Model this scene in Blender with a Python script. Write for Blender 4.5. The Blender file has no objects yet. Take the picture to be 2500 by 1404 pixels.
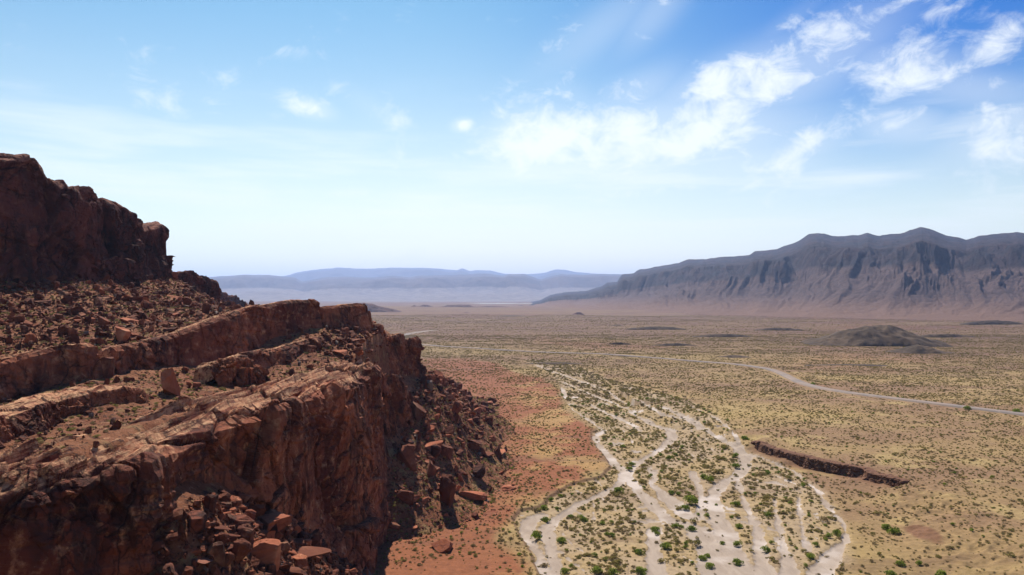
import bpy, math, random
import numpy as np
from mathutils import Vector

# ------------------------------------------------------------------ camera, sky, sun
SC = bpy.context.scene
COL = SC.collection
F_PX, CX, CY = 1785.0, 1250.0, 702.0          # focal length and centre in pixels of the 2500 px frame
CAM_H = 60.0
PITCH = math.atan(23.0 / F_PX)
cam_data = bpy.data.cameras.new('camera')
cam = bpy.data.objects.new('camera', cam_data)
COL.objects.link(cam)
cam_data.sensor_fit = 'HORIZONTAL'
cam_data.sensor_width = 36.0
cam_data.lens = 36.0 * F_PX / 2500.0
cam_data.clip_start = 0.5
cam_data.clip_end = 200000.0
cam.location = (0, 0, CAM_H)
cam.rotation_euler = (math.radians(90) + PITCH, 0, 0)
SC.camera = cam

SUN_AZ, SUN_EL = math.radians(-13), math.radians(50)   # azimuth from +Y towards +X
SUN_DIR = Vector((math.sin(SUN_AZ) * math.cos(SUN_EL), math.cos(SUN_AZ) * math.cos(SUN_EL), math.sin(SUN_EL)))
sun_data = bpy.data.lights.new('sun', 'SUN')
sun_data.energy = 5.0
sun_data.angle = math.radians(0.5)
sun_data.color = (1.0, 0.93, 0.82)
sun = bpy.data.objects.new('sun', sun_data)
COL.objects.link(sun)
sun.rotation_euler = SUN_DIR.to_track_quat('Z', 'Y').to_euler()

SC.view_settings.view_transform = 'Standard'
SC.view_settings.look = 'None'
SC.view_settings.gamma = 1.0
SC.view_settings.exposure = 0.7
SC.render.engine = 'CYCLES'
SC.cycles.max_bounces = 4
SC.cycles.diffuse_bounces = 2
SC.cycles.glossy_bounces = 1
SC.cycles.transmission_bounces = 2
SC.cycles.volume_bounces = 0
SC.cycles.use_denoising = True

# ---- node helpers
class NT:
    def __init__(self, tree):
        self.t = tree; self.n = tree.nodes; self.l = tree.links
    def node(self, kind, **kw):
        nd = self.n.new(kind)
        for k, v in kw.items(): setattr(nd, k, v)
        return nd
    def put(self, sock, v):
        if hasattr(v, 'is_linked') or isinstance(v, bpy.types.NodeSocket): self.l.new(v, sock)
        elif v is not None:
            if isinstance(v, (tuple, list)) and len(v) == 3 and sock.type == 'RGBA': v = (*v, 1)
            sock.default_value = v
    def m(self, op, a=None, b=None, c=None, clamp=False):
        nd = self.node('ShaderNodeMath', operation=op, use_clamp=clamp)
        for i, v in enumerate((a, b, c)):
            if v is not None: self.put(nd.inputs[i], v)
        return nd.outputs[0]
    def vm(self, op, a=None, b=None, s=None):
        nd = self.node('ShaderNodeVectorMath', operation=op)
        if a is not None: self.put(nd.inputs[0], a)
        if b is not None: self.put(nd.inputs[1], b)
        if s is not None: self.put(nd.inputs[3], s)
        return nd.outputs[0]
    def noise(self, vec, scale, detail=4, rough=0.5, dist=0.0, lac=2.0):
        nd = self.node('ShaderNodeTexNoise')
        self.put(nd.inputs['Vector'], vec); nd.inputs['Scale'].default_value = scale
        nd.inputs['Detail'].default_value = detail; nd.inputs['Roughness'].default_value = rough
        nd.inputs['Distortion'].default_value = dist; nd.inputs['Lacunarity'].default_value = lac
        return nd.outputs['Fac']
    def mapr(self, v, a, b, c=0.0, d=1.0, smooth=True):
        nd = self.node('ShaderNodeMapRange', interpolation_type='SMOOTHSTEP' if smooth else 'LINEAR')
        self.put(nd.inputs['Value'], v)
        for k, x in zip(('From Min', 'From Max', 'To Min', 'To Max'), (a, b, c, d)): self.put(nd.inputs[k], x)
        return nd.outputs[0]
    def mix(self, f, a, b, blend='MIX'):
        nd = self.node('ShaderNodeMix', data_type='RGBA', blend_type=blend)
        self.put(nd.inputs['Factor'], f); self.put(nd.inputs[6], a); self.put(nd.inputs[7], b)
        return nd.outputs[2]
    def comb(self, x, y, z):
        nd = self.node('ShaderNodeCombineXYZ')
        for i, v in enumerate((x, y, z)): self.put(nd.inputs[i], v)
        return nd.outputs[0]

def direction_of(px, py):
    """azimuth and elevation of a point of the photograph's sky"""
    x = (px - CX) / F_PX; z = (CY - py) / F_PX
    dy = math.cos(PITCH) - z * math.sin(PITCH); dz = math.sin(PITCH) + z * math.cos(PITCH)
    return math.atan2(x, dy), math.atan2(dz, math.hypot(x, dy))

# ---- world: physical sky with thin clouds
world = bpy.data.worlds.new('World'); SC.world = world; world.use_nodes = True
W = NT(world.node_tree)
for nd in list(W.n): W.n.remove(nd)
sky = W.node('ShaderNodeTexSky', sky_type='NISHITA', sun_disc=False)
sky.sun_elevation = SUN_EL
sky.sun_rotation = SUN_AZ
sky.altitude = 600; sky.air_density = 1.0; sky.dust_density = 0.6; sky.ozone_density = 3.0
tc = W.node('ShaderNodeTexCoord').outputs['Generated']
sep = W.node('ShaderNodeSeparateXYZ'); W.l.new(tc, sep.inputs[0])
X, Y, Z = sep.outputs
az = W.m('ARCTAN2', X, Y)
el = W.m('ARCSINE', Z)
streak = math.radians(28)
su = W.m('ADD', W.m('MULTIPLY', az, math.cos(streak)), W.m('MULTIPLY', el, math.sin(streak)))
sv = W.m('SUBTRACT', W.m('MULTIPLY', el, math.cos(streak)), W.m('MULTIPLY', az, math.sin(streak)))
cvec = W.comb(su, W.m('MULTIPLY', sv, 1.5), 0.37)
n_big = W.noise(cvec, 5.5, 8, 0.56, 0.5)
n_fine = W.noise(W.comb(az, W.m('MULTIPLY', el, 1.6), 0.9), 20.0, 10, 0.66, 0.5)
lvec = W.comb(az, W.m('MULTIPLY', el, 9.0), 2.1)
n_low = W.noise(lvec, 3.2, 6, 0.55, 0.3)
# (px, py, radius x, radius y, tilt deg, weight): where the photographed clouds stand in the sky
blobs = [(1330, 350, 130, 70, 0, 1.15), (1600, 345, 290, 85, 4, 1.15), (1790, 395, 190, 60, 0, .8), (1500, 390, 260, 50, 0, .7), (1560, 225, 120, 50, 22, .6),
         (1760, 205, 220, 60, 20, .75), (1950, 170, 230, 75, 24, .8), (2050, 140, 110, 40, 24, .7), (1960, 350, 110, 45, 12, .7), (1480, 60, 200, 55, 30, .55),
         (1600, 30, 120, 50, 40, .6), (2220, 170, 150, 55, -18, .8), (2360, 215, 140, 40, -15, .7), (2430, 110, 110, 30, 18, .6),
         (2200, 305, 90, 38, -8, .85), (2440, 320, 110, 70, 10, .75), (2330, 385, 160, 35, 15, .4), (755, 262, 52, 20, -12, .95), (1130, 306, 26, 15, 8, 1.05),
         (900, 255, 90, 35, -30, .35), (850, 472, 60, 12, 4, .7), (1420, 270, 160, 60, -40, .4), (1900, 75, 150, 30, 30, .42), (2480, 60, 80, 25, 10, .3)]
mask = None
for px, py, rx, ry, tilt, wgt in blobs:
    a0, e0 = direction_of(px, py)
    t = math.radians(tilt); c, s = math.cos(t), math.sin(t)
    da = W.m('SUBTRACT', az, a0); de = W.m('SUBTRACT', el, e0)
    k = F_PX
    u = W.m('ADD', W.m('MULTIPLY', da, c * k / rx), W.m('MULTIPLY', de, s * k / rx))
    v = W.m('ADD', W.m('MULTIPLY', da, -s * k / ry), W.m('MULTIPLY', de, c * k / ry))
    r2 = W.m('ADD', W.m('MULTIPLY', u, u), W.m('MULTIPLY', v, v))
    g = W.m('MULTIPLY', W.m('EXPONENT', W.m('MULTIPLY', r2, -0.62)), wgt)
    mask = g if mask is None else W.m('MAXIMUM', mask, g)
nn = W.m('ADD', W.m('MULTIPLY', n_big, 0.65), W.m('MULTIPLY', n_fine, 0.55))
dens = W.m('MULTIPLY', W.mapr(W.m('ADD', W.m('MULTIPLY', W.m('SUBTRACT', nn, 0.6), 3.3), W.m('SUBTRACT', W.m('MULTIPLY', mask, 0.95), 0.19)), 0.0, 0.95), 0.86)
veil = W.m('MULTIPLY', W.mapr(mask, 0.1, 0.9), 0.30)
low_band = W.m('MULTIPLY', W.mapr(n_low, 0.42, 0.72), W.m('MULTIPLY', W.mapr(el, 0.02, 0.10), W.mapr(el, 0.30, 0.14)))
cl = W.m('MAXIMUM', W.m('MAXIMUM', dens, veil), W.m('MULTIPLY', low_band, 0.6), clamp=True)
deep = W.m('MULTIPLY', W.mapr(az, -0.15, 0.62), W.mapr(el, 0.05, 0.36))
hs = W.node('ShaderNodeHueSaturation'); W.l.new(sky.outputs[0], hs.inputs['Color'])
hs.inputs['Saturation'].default_value = 1.25
cloud_col = W.node('ShaderNodeRGB'); cloud_col.outputs[0].default_value = (9.2, 9.5, 9.2, 1)
base = W.mix(0.85, hs.outputs[0], (0.74, 1.12, 0.93), 'MULTIPLY')
base = W.mix(W.m('MULTIPLY', deep, 1.0), base, (0.02, 0.46, 0.98), 'MULTIPLY')
# the milky air low over the horizon, thinner away from the sun
milk = W.m('MULTIPLY', W.m('POWER', W.mapr(el, 0.46, 0.0, 0.0, 1.0, False), 1.9), W.mapr(W.m('ABSOLUTE', W.m('ADD', az, 0.02)), 0.0, 0.75, 1.0, 0.8))
milk = W.m('MULTIPLY', milk, W.m('SUBTRACT', 1.0, deep))
base = W.mix(milk, base, (12.0, 10.6, 8.0))
final = W.mix(cl, base, cloud_col.outputs[0])
bg = W.node('ShaderNodeBackground'); W.l.new(final, bg.inputs[0]); bg.inputs[1].default_value = 0.076
wo = W.node('ShaderNodeOutputWorld'); W.l.new(bg.outputs[0], wo.inputs[0])

# ------------------------------------------------------------------ maths
RNG = np.random.default_rng(7)
random.seed(7)
_perm = np.random.default_rng(11).permutation(4096)
_perm = np.concatenate([_perm, _perm])
_grad = np.random.default_rng(12).normal(size=(4096, 3)); _grad /= np.linalg.norm(_grad, axis=1)[:, None]
_rand = np.random.default_rng(13).random((4096, 4))

def _hash(i, j, k):
    return _perm[(_perm[(_perm[i & 4095] + j) & 4095] + k) & 4095]

def perlin(P):
    P = np.asarray(P, float); I = np.floor(P).astype(np.int64); f = P - I
    w = f * f * f * (f * (f * 6 - 15) + 10)
    out = 0
    for dx in (0, 1):
        for dy in (0, 1):
            for dz in (0, 1):
                g = _grad[_hash(I[:, 0] + dx, I[:, 1] + dy, I[:, 2] + dz)]
                d = (g[:, 0] * (f[:, 0] - dx) + g[:, 1] * (f[:, 1] - dy) + g[:, 2] * (f[:, 2] - dz))
                ww = (w[:, 0] if dx else 1 - w[:, 0]) * (w[:, 1] if dy else 1 - w[:, 1]) * (w[:, 2] if dz else 1 - w[:, 2])
                out = out + ww * d
    return out * 1.6

def fbm(P, scale=1.0, octaves=4, gain=0.5, seed=0, ridged=False):
    P = np.asarray(P, float) / scale + seed * 17.31
    a, s, out = 1.0, 0.0, 0
    for o in range(octaves):
        v = perlin(P)
        if ridged: v = 1 - 2 * np.abs(v)
        out = out + a * v; s += a; a *= gain; P = P * 2.03 + 5.7
    return out / s

def cells(P, seed=0):
    """nearest-cell random value and distance to the cell border"""
    P = np.asarray(P, float) + seed * 9.7
    I = np.floor(P).astype(np.int64)
    b1 = np.full(len(P), 9e9); b2 = np.full(len(P), 9e9); val = np.zeros(len(P))
    for dx in (-1, 0, 1):
        for dy in (-1, 0, 1):
            for dz in (-1, 0, 1):
                h = _hash(I[:, 0] + dx, I[:, 1] + dy, I[:, 2] + dz); r = _rand[h]
                d = (I[:, 0] + dx + r[:, 0] - P[:, 0]) ** 2 + (I[:, 1] + dy + r[:, 1] - P[:, 1]) ** 2 + (I[:, 2] + dz + r[:, 2] - P[:, 2]) ** 2
                n = d < b1
                b2 = np.where(n, b1, np.minimum(b2, d)); val = np.where(n, r[:, 3], val); b1 = np.where(n, d, b1)
    return val, np.sqrt(b2) - np.sqrt(b1)

_tilt = np.random.default_rng(17).normal(size=(4096, 3)); _tilt /= np.linalg.norm(_tilt, axis=1)[:, None]
def facets(P, size, seed=0):
    """planar broken faces: every cell is a plane with a tilt of its own, in metres"""
    size = np.asarray(size, float); Q = np.asarray(P, float) / size + seed * 9.7
    I = np.floor(Q).astype(np.int64); b1 = np.full(len(Q), 9e9); b2 = np.full(len(Q), 9e9); out = np.zeros(len(Q)); lev = np.zeros(len(Q))
    for dx in (-1, 0, 1):
        for dy in (-1, 0, 1):
            for dz in (-1, 0, 1):
                h = _hash(I[:, 0] + dx, I[:, 1] + dy, I[:, 2] + dz); r = _rand[h]
                o = Q - np.stack([I[:, 0] + dx + r[:, 0], I[:, 1] + dy + r[:, 1], I[:, 2] + dz + r[:, 2]], 1)
                d = (o ** 2).sum(1); n = d < b1; v = ((o * size) * _tilt[h]).sum(1)
                b2 = np.where(n, b1, np.minimum(b2, d)); out = np.where(n, v, out); lev = np.where(n, r[:, 3] - .5, lev); b1 = np.where(n, d, b1)
    return out, lev, np.sqrt(b2) - np.sqrt(b1)

def sstep(a, b, x):
    t = np.clip((x - a) / (b - a), 0, 1); return t * t * (3 - 2 * t)

def at(px, py, d):
    """the point seen at a pixel, d metres ahead"""
    x = (px - CX) / F_PX; z = (CY - py) / F_PX
    dy = math.cos(PITCH) - z * math.sin(PITCH); dz = math.sin(PITCH) + z * math.cos(PITCH)
    return np.array([x / dy * d, d, CAM_H + dz / dy * d])

def ground_at(px, py, z=0.0):
    p = at(px, py, 1.0); k = (CAM_H - z) / (CAM_H - p[2])
    return np.array([p[0] * k, k, z])

def to_px(P):
    """pixel of world points (n,3)"""
    c, s = math.cos(PITCH), math.sin(PITCH)
    z = P[:, 2] - CAM_H
    yy = P[:, 1] * c + z * s; zz = -P[:, 1] * s + z * c
    return CX + F_PX * P[:, 0] / yy, CY - F_PX * zz / yy, yy

class TPS:
    def __init__(self, pts, smooth=0.5):
        self.p = np.array([(a[0], a[1]) for a in pts], float) / 100; z = np.array([a[2] for a in pts], float)
        n = len(z); K = self._k(self.p, self.p) + np.eye(n) * smooth * 0.01
        A = np.zeros((n + 3, n + 3)); A[:n, :n] = K; A[:n, n] = 1; A[:n, n + 1:] = self.p; A[n, :n] = 1; A[n + 1:, :n] = self.p.T
        self.w = np.linalg.solve(A, np.concatenate([z, np.zeros(3)])); self.n = n
    @staticmethod
    def _k(a, b):
        r2 = ((a[:, None] - b[None]) ** 2).sum(-1); return r2 * np.log(r2 + 1e-9) * 0.5
    def __call__(self, x, y):
        q = np.stack([x, y], 1) / 100; out = np.empty(len(q))
        for i in range(0, len(q), 100000):
            s = q[i:i + 100000]
            out[i:i + 100000] = self._k(s, self.p) @ self.w[:self.n] + self.w[self.n] + s @ self.w[self.n + 1:]
        return out

def dist_polyline(x, y, pts, widths=None):
    """distance to a polyline (minus its half width)"""
    best = np.full(x.shape, 1e9)
    for i in range(len(pts) - 1):
        a, b = pts[i], pts[i + 1]; ex, ey = b[0] - a[0], b[1] - a[1]; L = ex * ex + ey * ey + 1e-9
        t = np.clip(((x - a[0]) * ex + (y - a[1]) * ey) / L, 0, 1)
        d = np.hypot(x - a[0] - t * ex, y - a[1] - t * ey)
        if widths is not None: d = d - (widths[i] + (widths[i + 1] - widths[i]) * t)
        best = np.minimum(best, d)
    return best

def inside(x, y, poly):
    c = np.zeros(x.shape, bool); n = len(poly)
    for i in range(n):
        x1, y1 = poly[i][:2]; x2, y2 = poly[(i + 1) % n][:2]
        if y1 == y2: continue
        h = ((y1 > y) != (y2 > y)) & (x < (x2 - x1) * (y - y1) / (y2 - y1) + x1); c ^= h
    return c

# ------------------------------------------------------------------ object helpers
def tag(o, label, cat, group=None, kind=None):
    o['label'] = label; o['category'] = cat
    if group: o['group'] = group
    if kind: o['kind'] = kind
    return o

def mesh_np(name, V, Fq, mat, smooth=True, attrs=None, recenter=True):
    V = np.asarray(V, np.float32); Fq = np.asarray(Fq, np.int32)
    c = np.zeros(3)
    if recenter:
        c = V.mean(0).astype(float); c[2] = V[:, 2].min(); V = V - c.astype(np.float32)
    me = bpy.data.meshes.new(name); k = Fq.shape[1]
    me.vertices.add(len(V)); me.vertices.foreach_set('co', V.ravel())
    me.loops.add(Fq.size); me.loops.foreach_set('vertex_index', Fq.ravel())
    me.polygons.add(len(Fq)); me.polygons.foreach_set('loop_start', np.arange(0, Fq.size, k, dtype=np.int32))
    me.polygons.foreach_set('loop_total', np.full(len(Fq), k, np.int32))
    me.polygons.foreach_set('use_smooth', np.full(len(Fq), smooth, bool))
    for an, av in (attrs or {}).items():
        at_ = me.attributes.new(an, 'FLOAT', 'POINT'); at_.data.foreach_set('value', np.asarray(av, np.float32))
    me.update(calc_edges=True)
    if mat: me.materials.append(mat)
    o = bpy.data.objects.new(name, me); o.location = c; COL.objects.link(o)
    return o

def grid_faces(nr, nc, wrap=False):
    i = np.arange(nr - 1)[:, None]; j = np.arange(nc if wrap else nc - 1)[None]
    a = i * nc + j; b = i * nc + (j + 1) % nc
    return np.stack([a, b, b + nc, a + nc], -1).reshape(-1, 4)

def grid_normals(G):
    du = np.gradient(G, axis=0); dv = np.gradient(G, axis=1)
    n = np.cross(du, dv); return n / (np.linalg.norm(n, axis=-1, keepdims=True) + 1e-9)

# ------------------------------------------------------------------ materials
def new_mat(name):
    m = bpy.data.materials.new(name); m.use_nodes = True
    N = NT(m.node_tree)
    for nd in list(N.n): N.n.remove(nd)
    out = N.node('ShaderNodeOutputMaterial'); bs = N.node('ShaderNodeBsdfPrincipled')
    bs.inputs['Roughness'].default_value = 0.95
    bs.inputs['Specular IOR Level'].default_value = 0.15
    N.l.new(bs.outputs[0], out.inputs[0])
    return m, N, bs, out

ALB = 0.76
def paint(N, bs, col):
    N.l.new(N.vm('SCALE', col, s=ALB), bs.inputs['Base Color'])

def bump(N, bs, h, dist, strength=1.0):
    b = N.node('ShaderNodeBump'); N.put(b.inputs['Height'], h); b.inputs['Distance'].default_value = dist
    b.inputs['Strength'].default_value = strength; N.l.new(b.outputs[0], bs.inputs['Normal']); return b

def rock_material(name, dark, mid, light, varnish=0.5, fine=1.0, per_object=False):
    m, N, bs, out = new_mat(name)
    pos = N.node('ShaderNodeNewGeometry').outputs['Position']
    if per_object:
        oi = N.node('ShaderNodeObjectInfo')
        pos = N.vm('ADD', N.node('ShaderNodeTexCoord').outputs['Object'], N.vm('SCALE', (31.0, 17.0, 5.0), s=oi.outputs['Random']))
    s = (2.6 if per_object else 1.0) * fine
    n1 = N.noise(pos, 0.05 * s, 6, 0.6, 0.6)
    n2 = N.noise(pos, 0.5 * s, 8, 0.65)
    # tilted beds
    sp = N.node('ShaderNodeSeparateXYZ'); N.l.new(pos, sp.inputs[0])
    bed = N.m('ADD', N.m('MULTIPLY', sp.outputs[2], 0.92), N.m('MULTIPLY', sp.outputs[0], 0.38))
    bed = N.m('ADD', bed, N.m('MULTIPLY', N.noise(pos, 0.12, 3), 3.0))
    bv = N.comb(0.0, N.m('MULTIPLY', N.node('ShaderNodeSeparateXYZ').outputs[0], 0.0), bed)
    nb = N.noise(bv, 1.3 * s, 5, 0.7)
    col = N.mix(N.mapr(n1, 0.35, 0.65), dark, mid)
    col = N.mix(N.m('MULTIPLY', N.mapr(nb, 0.5, 0.7), 0.35), col, light)
    col = N.mix(N.mapr(n2, 0.52, 0.72), col, light)
    col = N.mix(N.mapr(n2, 0.5, 0.3), col, dark)
    # desert varnish: dark streaks that run down the faces, in patches
    st = N.vm('MULTIPLY', pos, (1.0, 1.0, 0.16))
    v1 = N.noise(st, 0.55 * s, 6, 0.65, 0.4); v2 = N.noise(pos, 0.07 * s, 4, 0.55)
    vm_ = N.m('MULTIPLY', N.mapr(v1, 0.42, 0.58), N.mapr(v2, 0.42, 0.55))
    col = N.mix(N.m('MULTIPLY', vm_, varnish), col, (0.035, 0.022, 0.02))
    # joints
    cv_ = N.vm('ADD', N.vm('MULTIPLY', pos, (1.0, 1.0, 0.55)), N.vm('SCALE', N.comb(n1, n2, n1), s=5.0))
    vo = N.node('ShaderNodeTexVoronoi', feature='DISTANCE_TO_EDGE'); N.l.new(cv_, vo.inputs['Vector']); vo.inputs['Scale'].default_value = 0.21 * s
    vo2 = N.node('ShaderNodeTexVoronoi', feature='DISTANCE_TO_EDGE'); N.l.new(cv_, vo2.inputs['Vector']); vo2.inputs['Scale'].default_value = 0.75 * s
    crack = N.m('MULTIPLY', N.m('MAXIMUM', N.mapr(vo.outputs['Distance'], 0.035, 0.0), N.m('MULTIPLY', N.mapr(vo2.outputs['Distance'], 0.05, 0.0), 0.7)), N.mapr(N.noise(pos, 0.11 * s, 3), 0.44, 0.56))
    col = N.mix(N.m('MULTIPLY', crack, 0.75), col, (0.04, 0.02, 0.018))
    # pale lichen and mineral flecks
    fl = N.mapr(N.noise(pos, 3.2 * s, 3, 0.6), 0.68, 0.76)
    col = N.mix(N.m('MULTIPLY', fl, 0.35), col, (0.5, 0.36, 0.26))
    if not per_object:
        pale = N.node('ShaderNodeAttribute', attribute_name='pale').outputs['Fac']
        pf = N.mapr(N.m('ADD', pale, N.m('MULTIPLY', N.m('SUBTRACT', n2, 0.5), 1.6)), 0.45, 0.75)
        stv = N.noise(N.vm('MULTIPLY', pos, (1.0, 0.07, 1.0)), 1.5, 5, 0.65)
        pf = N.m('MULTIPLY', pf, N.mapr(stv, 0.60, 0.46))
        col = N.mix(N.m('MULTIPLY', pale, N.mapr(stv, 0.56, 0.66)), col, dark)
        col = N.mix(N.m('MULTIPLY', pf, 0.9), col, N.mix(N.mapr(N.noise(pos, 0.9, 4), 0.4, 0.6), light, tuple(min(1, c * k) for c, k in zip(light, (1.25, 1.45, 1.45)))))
    if per_object:
        f = N.mapr(oi.outputs['Random'], 0, 1, 0.55, 1.15, False)
        sc = N.vm('SCALE', col, s=f)
        col = N.mix(N.mapr(oi.outputs['Random'], 0.965, 0.98), sc, (0.22, 0.155, 0.125))
    paint(N, bs, col)
    h = N.m('ADD', N.m('MULTIPLY', n2, 1.0), N.m('MULTIPLY', N.noise(pos, 2.4 * s, 7, 0.7), 0.5))
    h = N.m('ADD', N.m('ADD', h, N.m('MULTIPLY', nb, 0.25)), N.m('MULTIPLY', crack, -0.6))
    bump(N, bs, N.m('ADD', h, N.m('MULTIPLY', N.noise(pos, 7.0 * s, 4, 0.7), 0.25)), 0.55 / s, 0.9)
    return m

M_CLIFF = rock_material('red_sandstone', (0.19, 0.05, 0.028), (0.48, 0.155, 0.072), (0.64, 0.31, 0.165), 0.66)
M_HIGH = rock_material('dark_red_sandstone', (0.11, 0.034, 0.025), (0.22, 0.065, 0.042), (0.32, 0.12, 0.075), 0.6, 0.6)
M_BOULDER = rock_material('boulder_rock', (0.18, 0.05, 0.028), (0.42, 0.13, 0.062), (0.58, 0.27, 0.15), 0.7, 0.6, True)

def soil_hill_material():
    m, N, bs, out = new_mat('talus_soil')
    pos = N.node('ShaderNodeNewGeometry').outputs['Position']
    n1 = N.noise(pos, 0.06, 5, 0.6); n2 = N.noise(pos, 0.9, 8, 0.7); n3 = N.noise(pos, 0.25, 5, 0.6)
    col = N.mix(N.mapr(n1, 0.35, 0.65), (0.26, 0.088, 0.042), (0.38, 0.15, 0.07))
    col = N.mix(N.mapr(n3, 0.52, 0.68), col, (0.40, 0.24, 0.10))
    col = N.mix(N.mapr(n2, 0.52, 0.62), col, (0.10, 0.04, 0.025))
    col = N.mix(N.mapr(n2, 0.44, 0.34), col, (0.45, 0.22, 0.13))
    paint(N, bs, col)
    bump(N, bs, N.m('ADD', n2, N.noise(pos, 3.0, 5, 0.7)), 0.8, 0.9)
    return m
M_TALUS = soil_hill_material()

def ground_material():
    m, N, bs, out = new_mat('desert_soil')
    pos = N.node('ShaderNodeNewGeometry').outputs['Position']
    A = lambda n: N.node('ShaderNodeAttribute', attribute_name=n).outputs['Fac']
    n1 = N.noise(N.vm('MULTIPLY', pos, (0.45, 1.0, 1.0)), 0.008, 6, 0.62); n2 = N.noise(pos, 0.05, 6, 0.6); n3 = N.noise(pos, 0.7, 6, 0.7); n0 = N.noise(pos, 0.0016, 5, 0.6)
    col = N.mix(N.mapr(n1, 0.38, 0.62), (0.25, 0.145, 0.08), (0.365, 0.25, 0.10))
    col = N.mix(N.mapr(n2, 0.52, 0.68), col, (0.38, 0.265, 0.115))
    col = N.mix(N.m('MULTIPLY', N.mapr(n0, 0.52, 0.62), 0.6), col, (0.30, 0.12, 0.07))
    sx_ = N.node('ShaderNodeSeparateXYZ'); N.l.new(pos, sx_.inputs[0]); away = N.mapr(sx_.outputs[0], -12, 22)
    red = N.mix(N.m('MULTIPLY', away, N.mapr(n2, 0.52, 0.62)), (0.265, 0.094, 0.042), (0.39, 0.235, 0.085))
    red = N.mix(N.m('MULTIPLY', away, N.mapr(N.noise(pos, 0.022, 5, 0.6), 0.5, 0.6)), red, (0.38, 0.22, 0.085))
    col = N.mix(N.mapr(N.m('ADD', A('red_soil'), N.m('MULTIPLY', N.m('SUBTRACT', n2, 0.5), 0.5)), 0.35, 0.65), col, red)
    col = N.mix(A('sandy'), col, N.mix(N.mapr(n2, 0.4, 0.62), (0.40, 0.29, 0.185), (0.39, 0.27, 0.135)))
    # scrub too far off to be told apart: dark specks with their own shape
    vor = N.node('ShaderNodeTexVoronoi', voronoi_dimensions='2D'); N.l.new(pos, vor.inputs['Vector']); vor.inputs['Scale'].default_value = 0.16
    sp = N.mapr(vor.outputs['Distance'], 0.30, 0.14)
    col = N.mix(N.m('MULTIPLY', sp, N.m('MULTIPLY', A('far_scrub'), 0.75)), col, (0.085, 0.075, 0.035))
    n4 = N.noise(N.vm('MULTIPLY', pos, (0.35, 1.0, 1.0)), 0.012, 5, 0.65)
    col = N.mix(N.m('MULTIPLY', N.mapr(n4, 0.53, 0.66), N.m('MULTIPLY', A('far_scrub'), 0.6)), col, (0.12, 0.075, 0.055))
    col = N.mix(N.m('MULTIPLY', A('far_scrub'), 0.58), col, (0.125, 0.056, 0.05))
    n5 = N.noise(N.vm('MULTIPLY', pos, (0.22, 1.0, 1.0)), 0.035, 6, 0.65)
    col = N.mix(N.m('MULTIPLY', N.mapr(n5, 0.55, 0.64), 0.45), col, (0.13, 0.07, 0.045))
    col = N.mix(A('playa'), col, (0.38, 0.37, 0.36))
    col = N.mix(A('bank'), col, (0.19, 0.09, 0.05))
    f = N.mapr(n3, 0.3, 0.7, 0.78, 1.15)
    col = N.vm('SCALE', col, s=f)
    paint(N, bs, col)
    bump(N, bs, N.m('ADD', n3, N.m('MULTIPLY', n2, 3.0)), 0.35, 0.8)
    return m
M_GROUND = ground_material()

def wash_material():
    m, N, bs, out = new_mat('wash_sand')
    pos = N.node('ShaderNodeNewGeometry').outputs['Position']
    fl = N.vm('MULTIPLY', pos, (1.0, 0.25, 1.0))
    n1 = N.noise(fl, 0.35, 6, 0.6, 0.8); n2 = N.noise(pos, 2.0, 5, 0.7); n3 = N.noise(pos, 0.06, 4, 0.5)
    col = N.mix(N.mapr(n1, 0.35, 0.65), (0.345, 0.265, 0.205), (0.425, 0.335, 0.265))
    col = N.mix(N.mapr(n1, 0.62, 0.68), col, (0.40, 0.31, 0.25))
    col = N.mix(N.mapr(n3, 0.5, 0.65), col, (0.55, 0.46, 0.40))
    col = N.mix(N.mapr(n2, 0.62, 0.72), col, (0.36, 0.28, 0.22))
    paint(N, bs, col)
    bump(N, bs, N.m('ADD', N.m('MULTIPLY', n1, 2.0), n2), 0.15, 0.7)
    return m
M_WASH = wash_material()

def simple_mat(name, c1, c2, scale, c3=None, bump_d=0.0):
    m, N, bs, out = new_mat(name)
    pos = N.node('ShaderNodeNewGeometry').outputs['Position']
    n = N.noise(pos, scale, 7, 0.65)
    col = N.mix(N.mapr(n, 0.35, 0.65), c1, c2)
    if c3: col = N.mix(N.mapr(N.noise(pos, scale * 4.3, 5, 0.6), 0.52, 0.66), col, c3)
    paint(N, bs, col)
    if bump_d: bump(N, bs, n, bump_d)
    return m
M_ROAD = simple_mat('worn_asphalt', (0.30, 0.225, 0.185), (0.22, 0.185, 0.17), 0.05, (0.33, 0.25, 0.20))

def mountain_material(name, rock1, rock2, fan1, fan2, scale=0.01, bump_d=22, fade=75):
    m, N, bs, out = new_mat(name)
    pos = N.node('ShaderNodeNewGeometry').outputs['Position']
    n = N.noise(pos, scale, 8, 0.65, 0.3); n2 = N.noise(pos, scale * 5, 7, 0.7)
    rk = N.node('ShaderNodeAttribute', attribute_name='rock').outputs['Fac']
    a = N.mix(N.mapr(n, 0.38, 0.62), rock1, rock2)
    a = N.mix(N.mapr(n2, 0.55, 0.7), a, tuple(x * 0.5 for x in rock1))
    b = N.mix(N.mapr(n2, 0.4, 0.6), fan1, fan2)
    sz = N.node('ShaderNodeSeparateXYZ'); N.l.new(pos, sz.inputs[0])
    b = N.mix(N.mapr(sz.outputs[2], 0, fade), (0.205, 0.115, 0.078), b)
    f = N.mapr(N.m('ADD', rk, N.m('MULTIPLY', N.m('SUBTRACT', n, 0.5), 0.5)), 0.38, 0.62)
    paint(N, bs, N.mix(f, b, a))
    bump(N, bs, N.m('ADD', n, N.m('MULTIPLY', n2, 0.4)), bump_d, 1.0)
    return m
M_MTN = mountain_material('mountain_rock', (0.012, 0.009, 0.016), (0.045, 0.024, 0.026), (0.12, 0.074, 0.066), (0.08, 0.05, 0.048))
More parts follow.
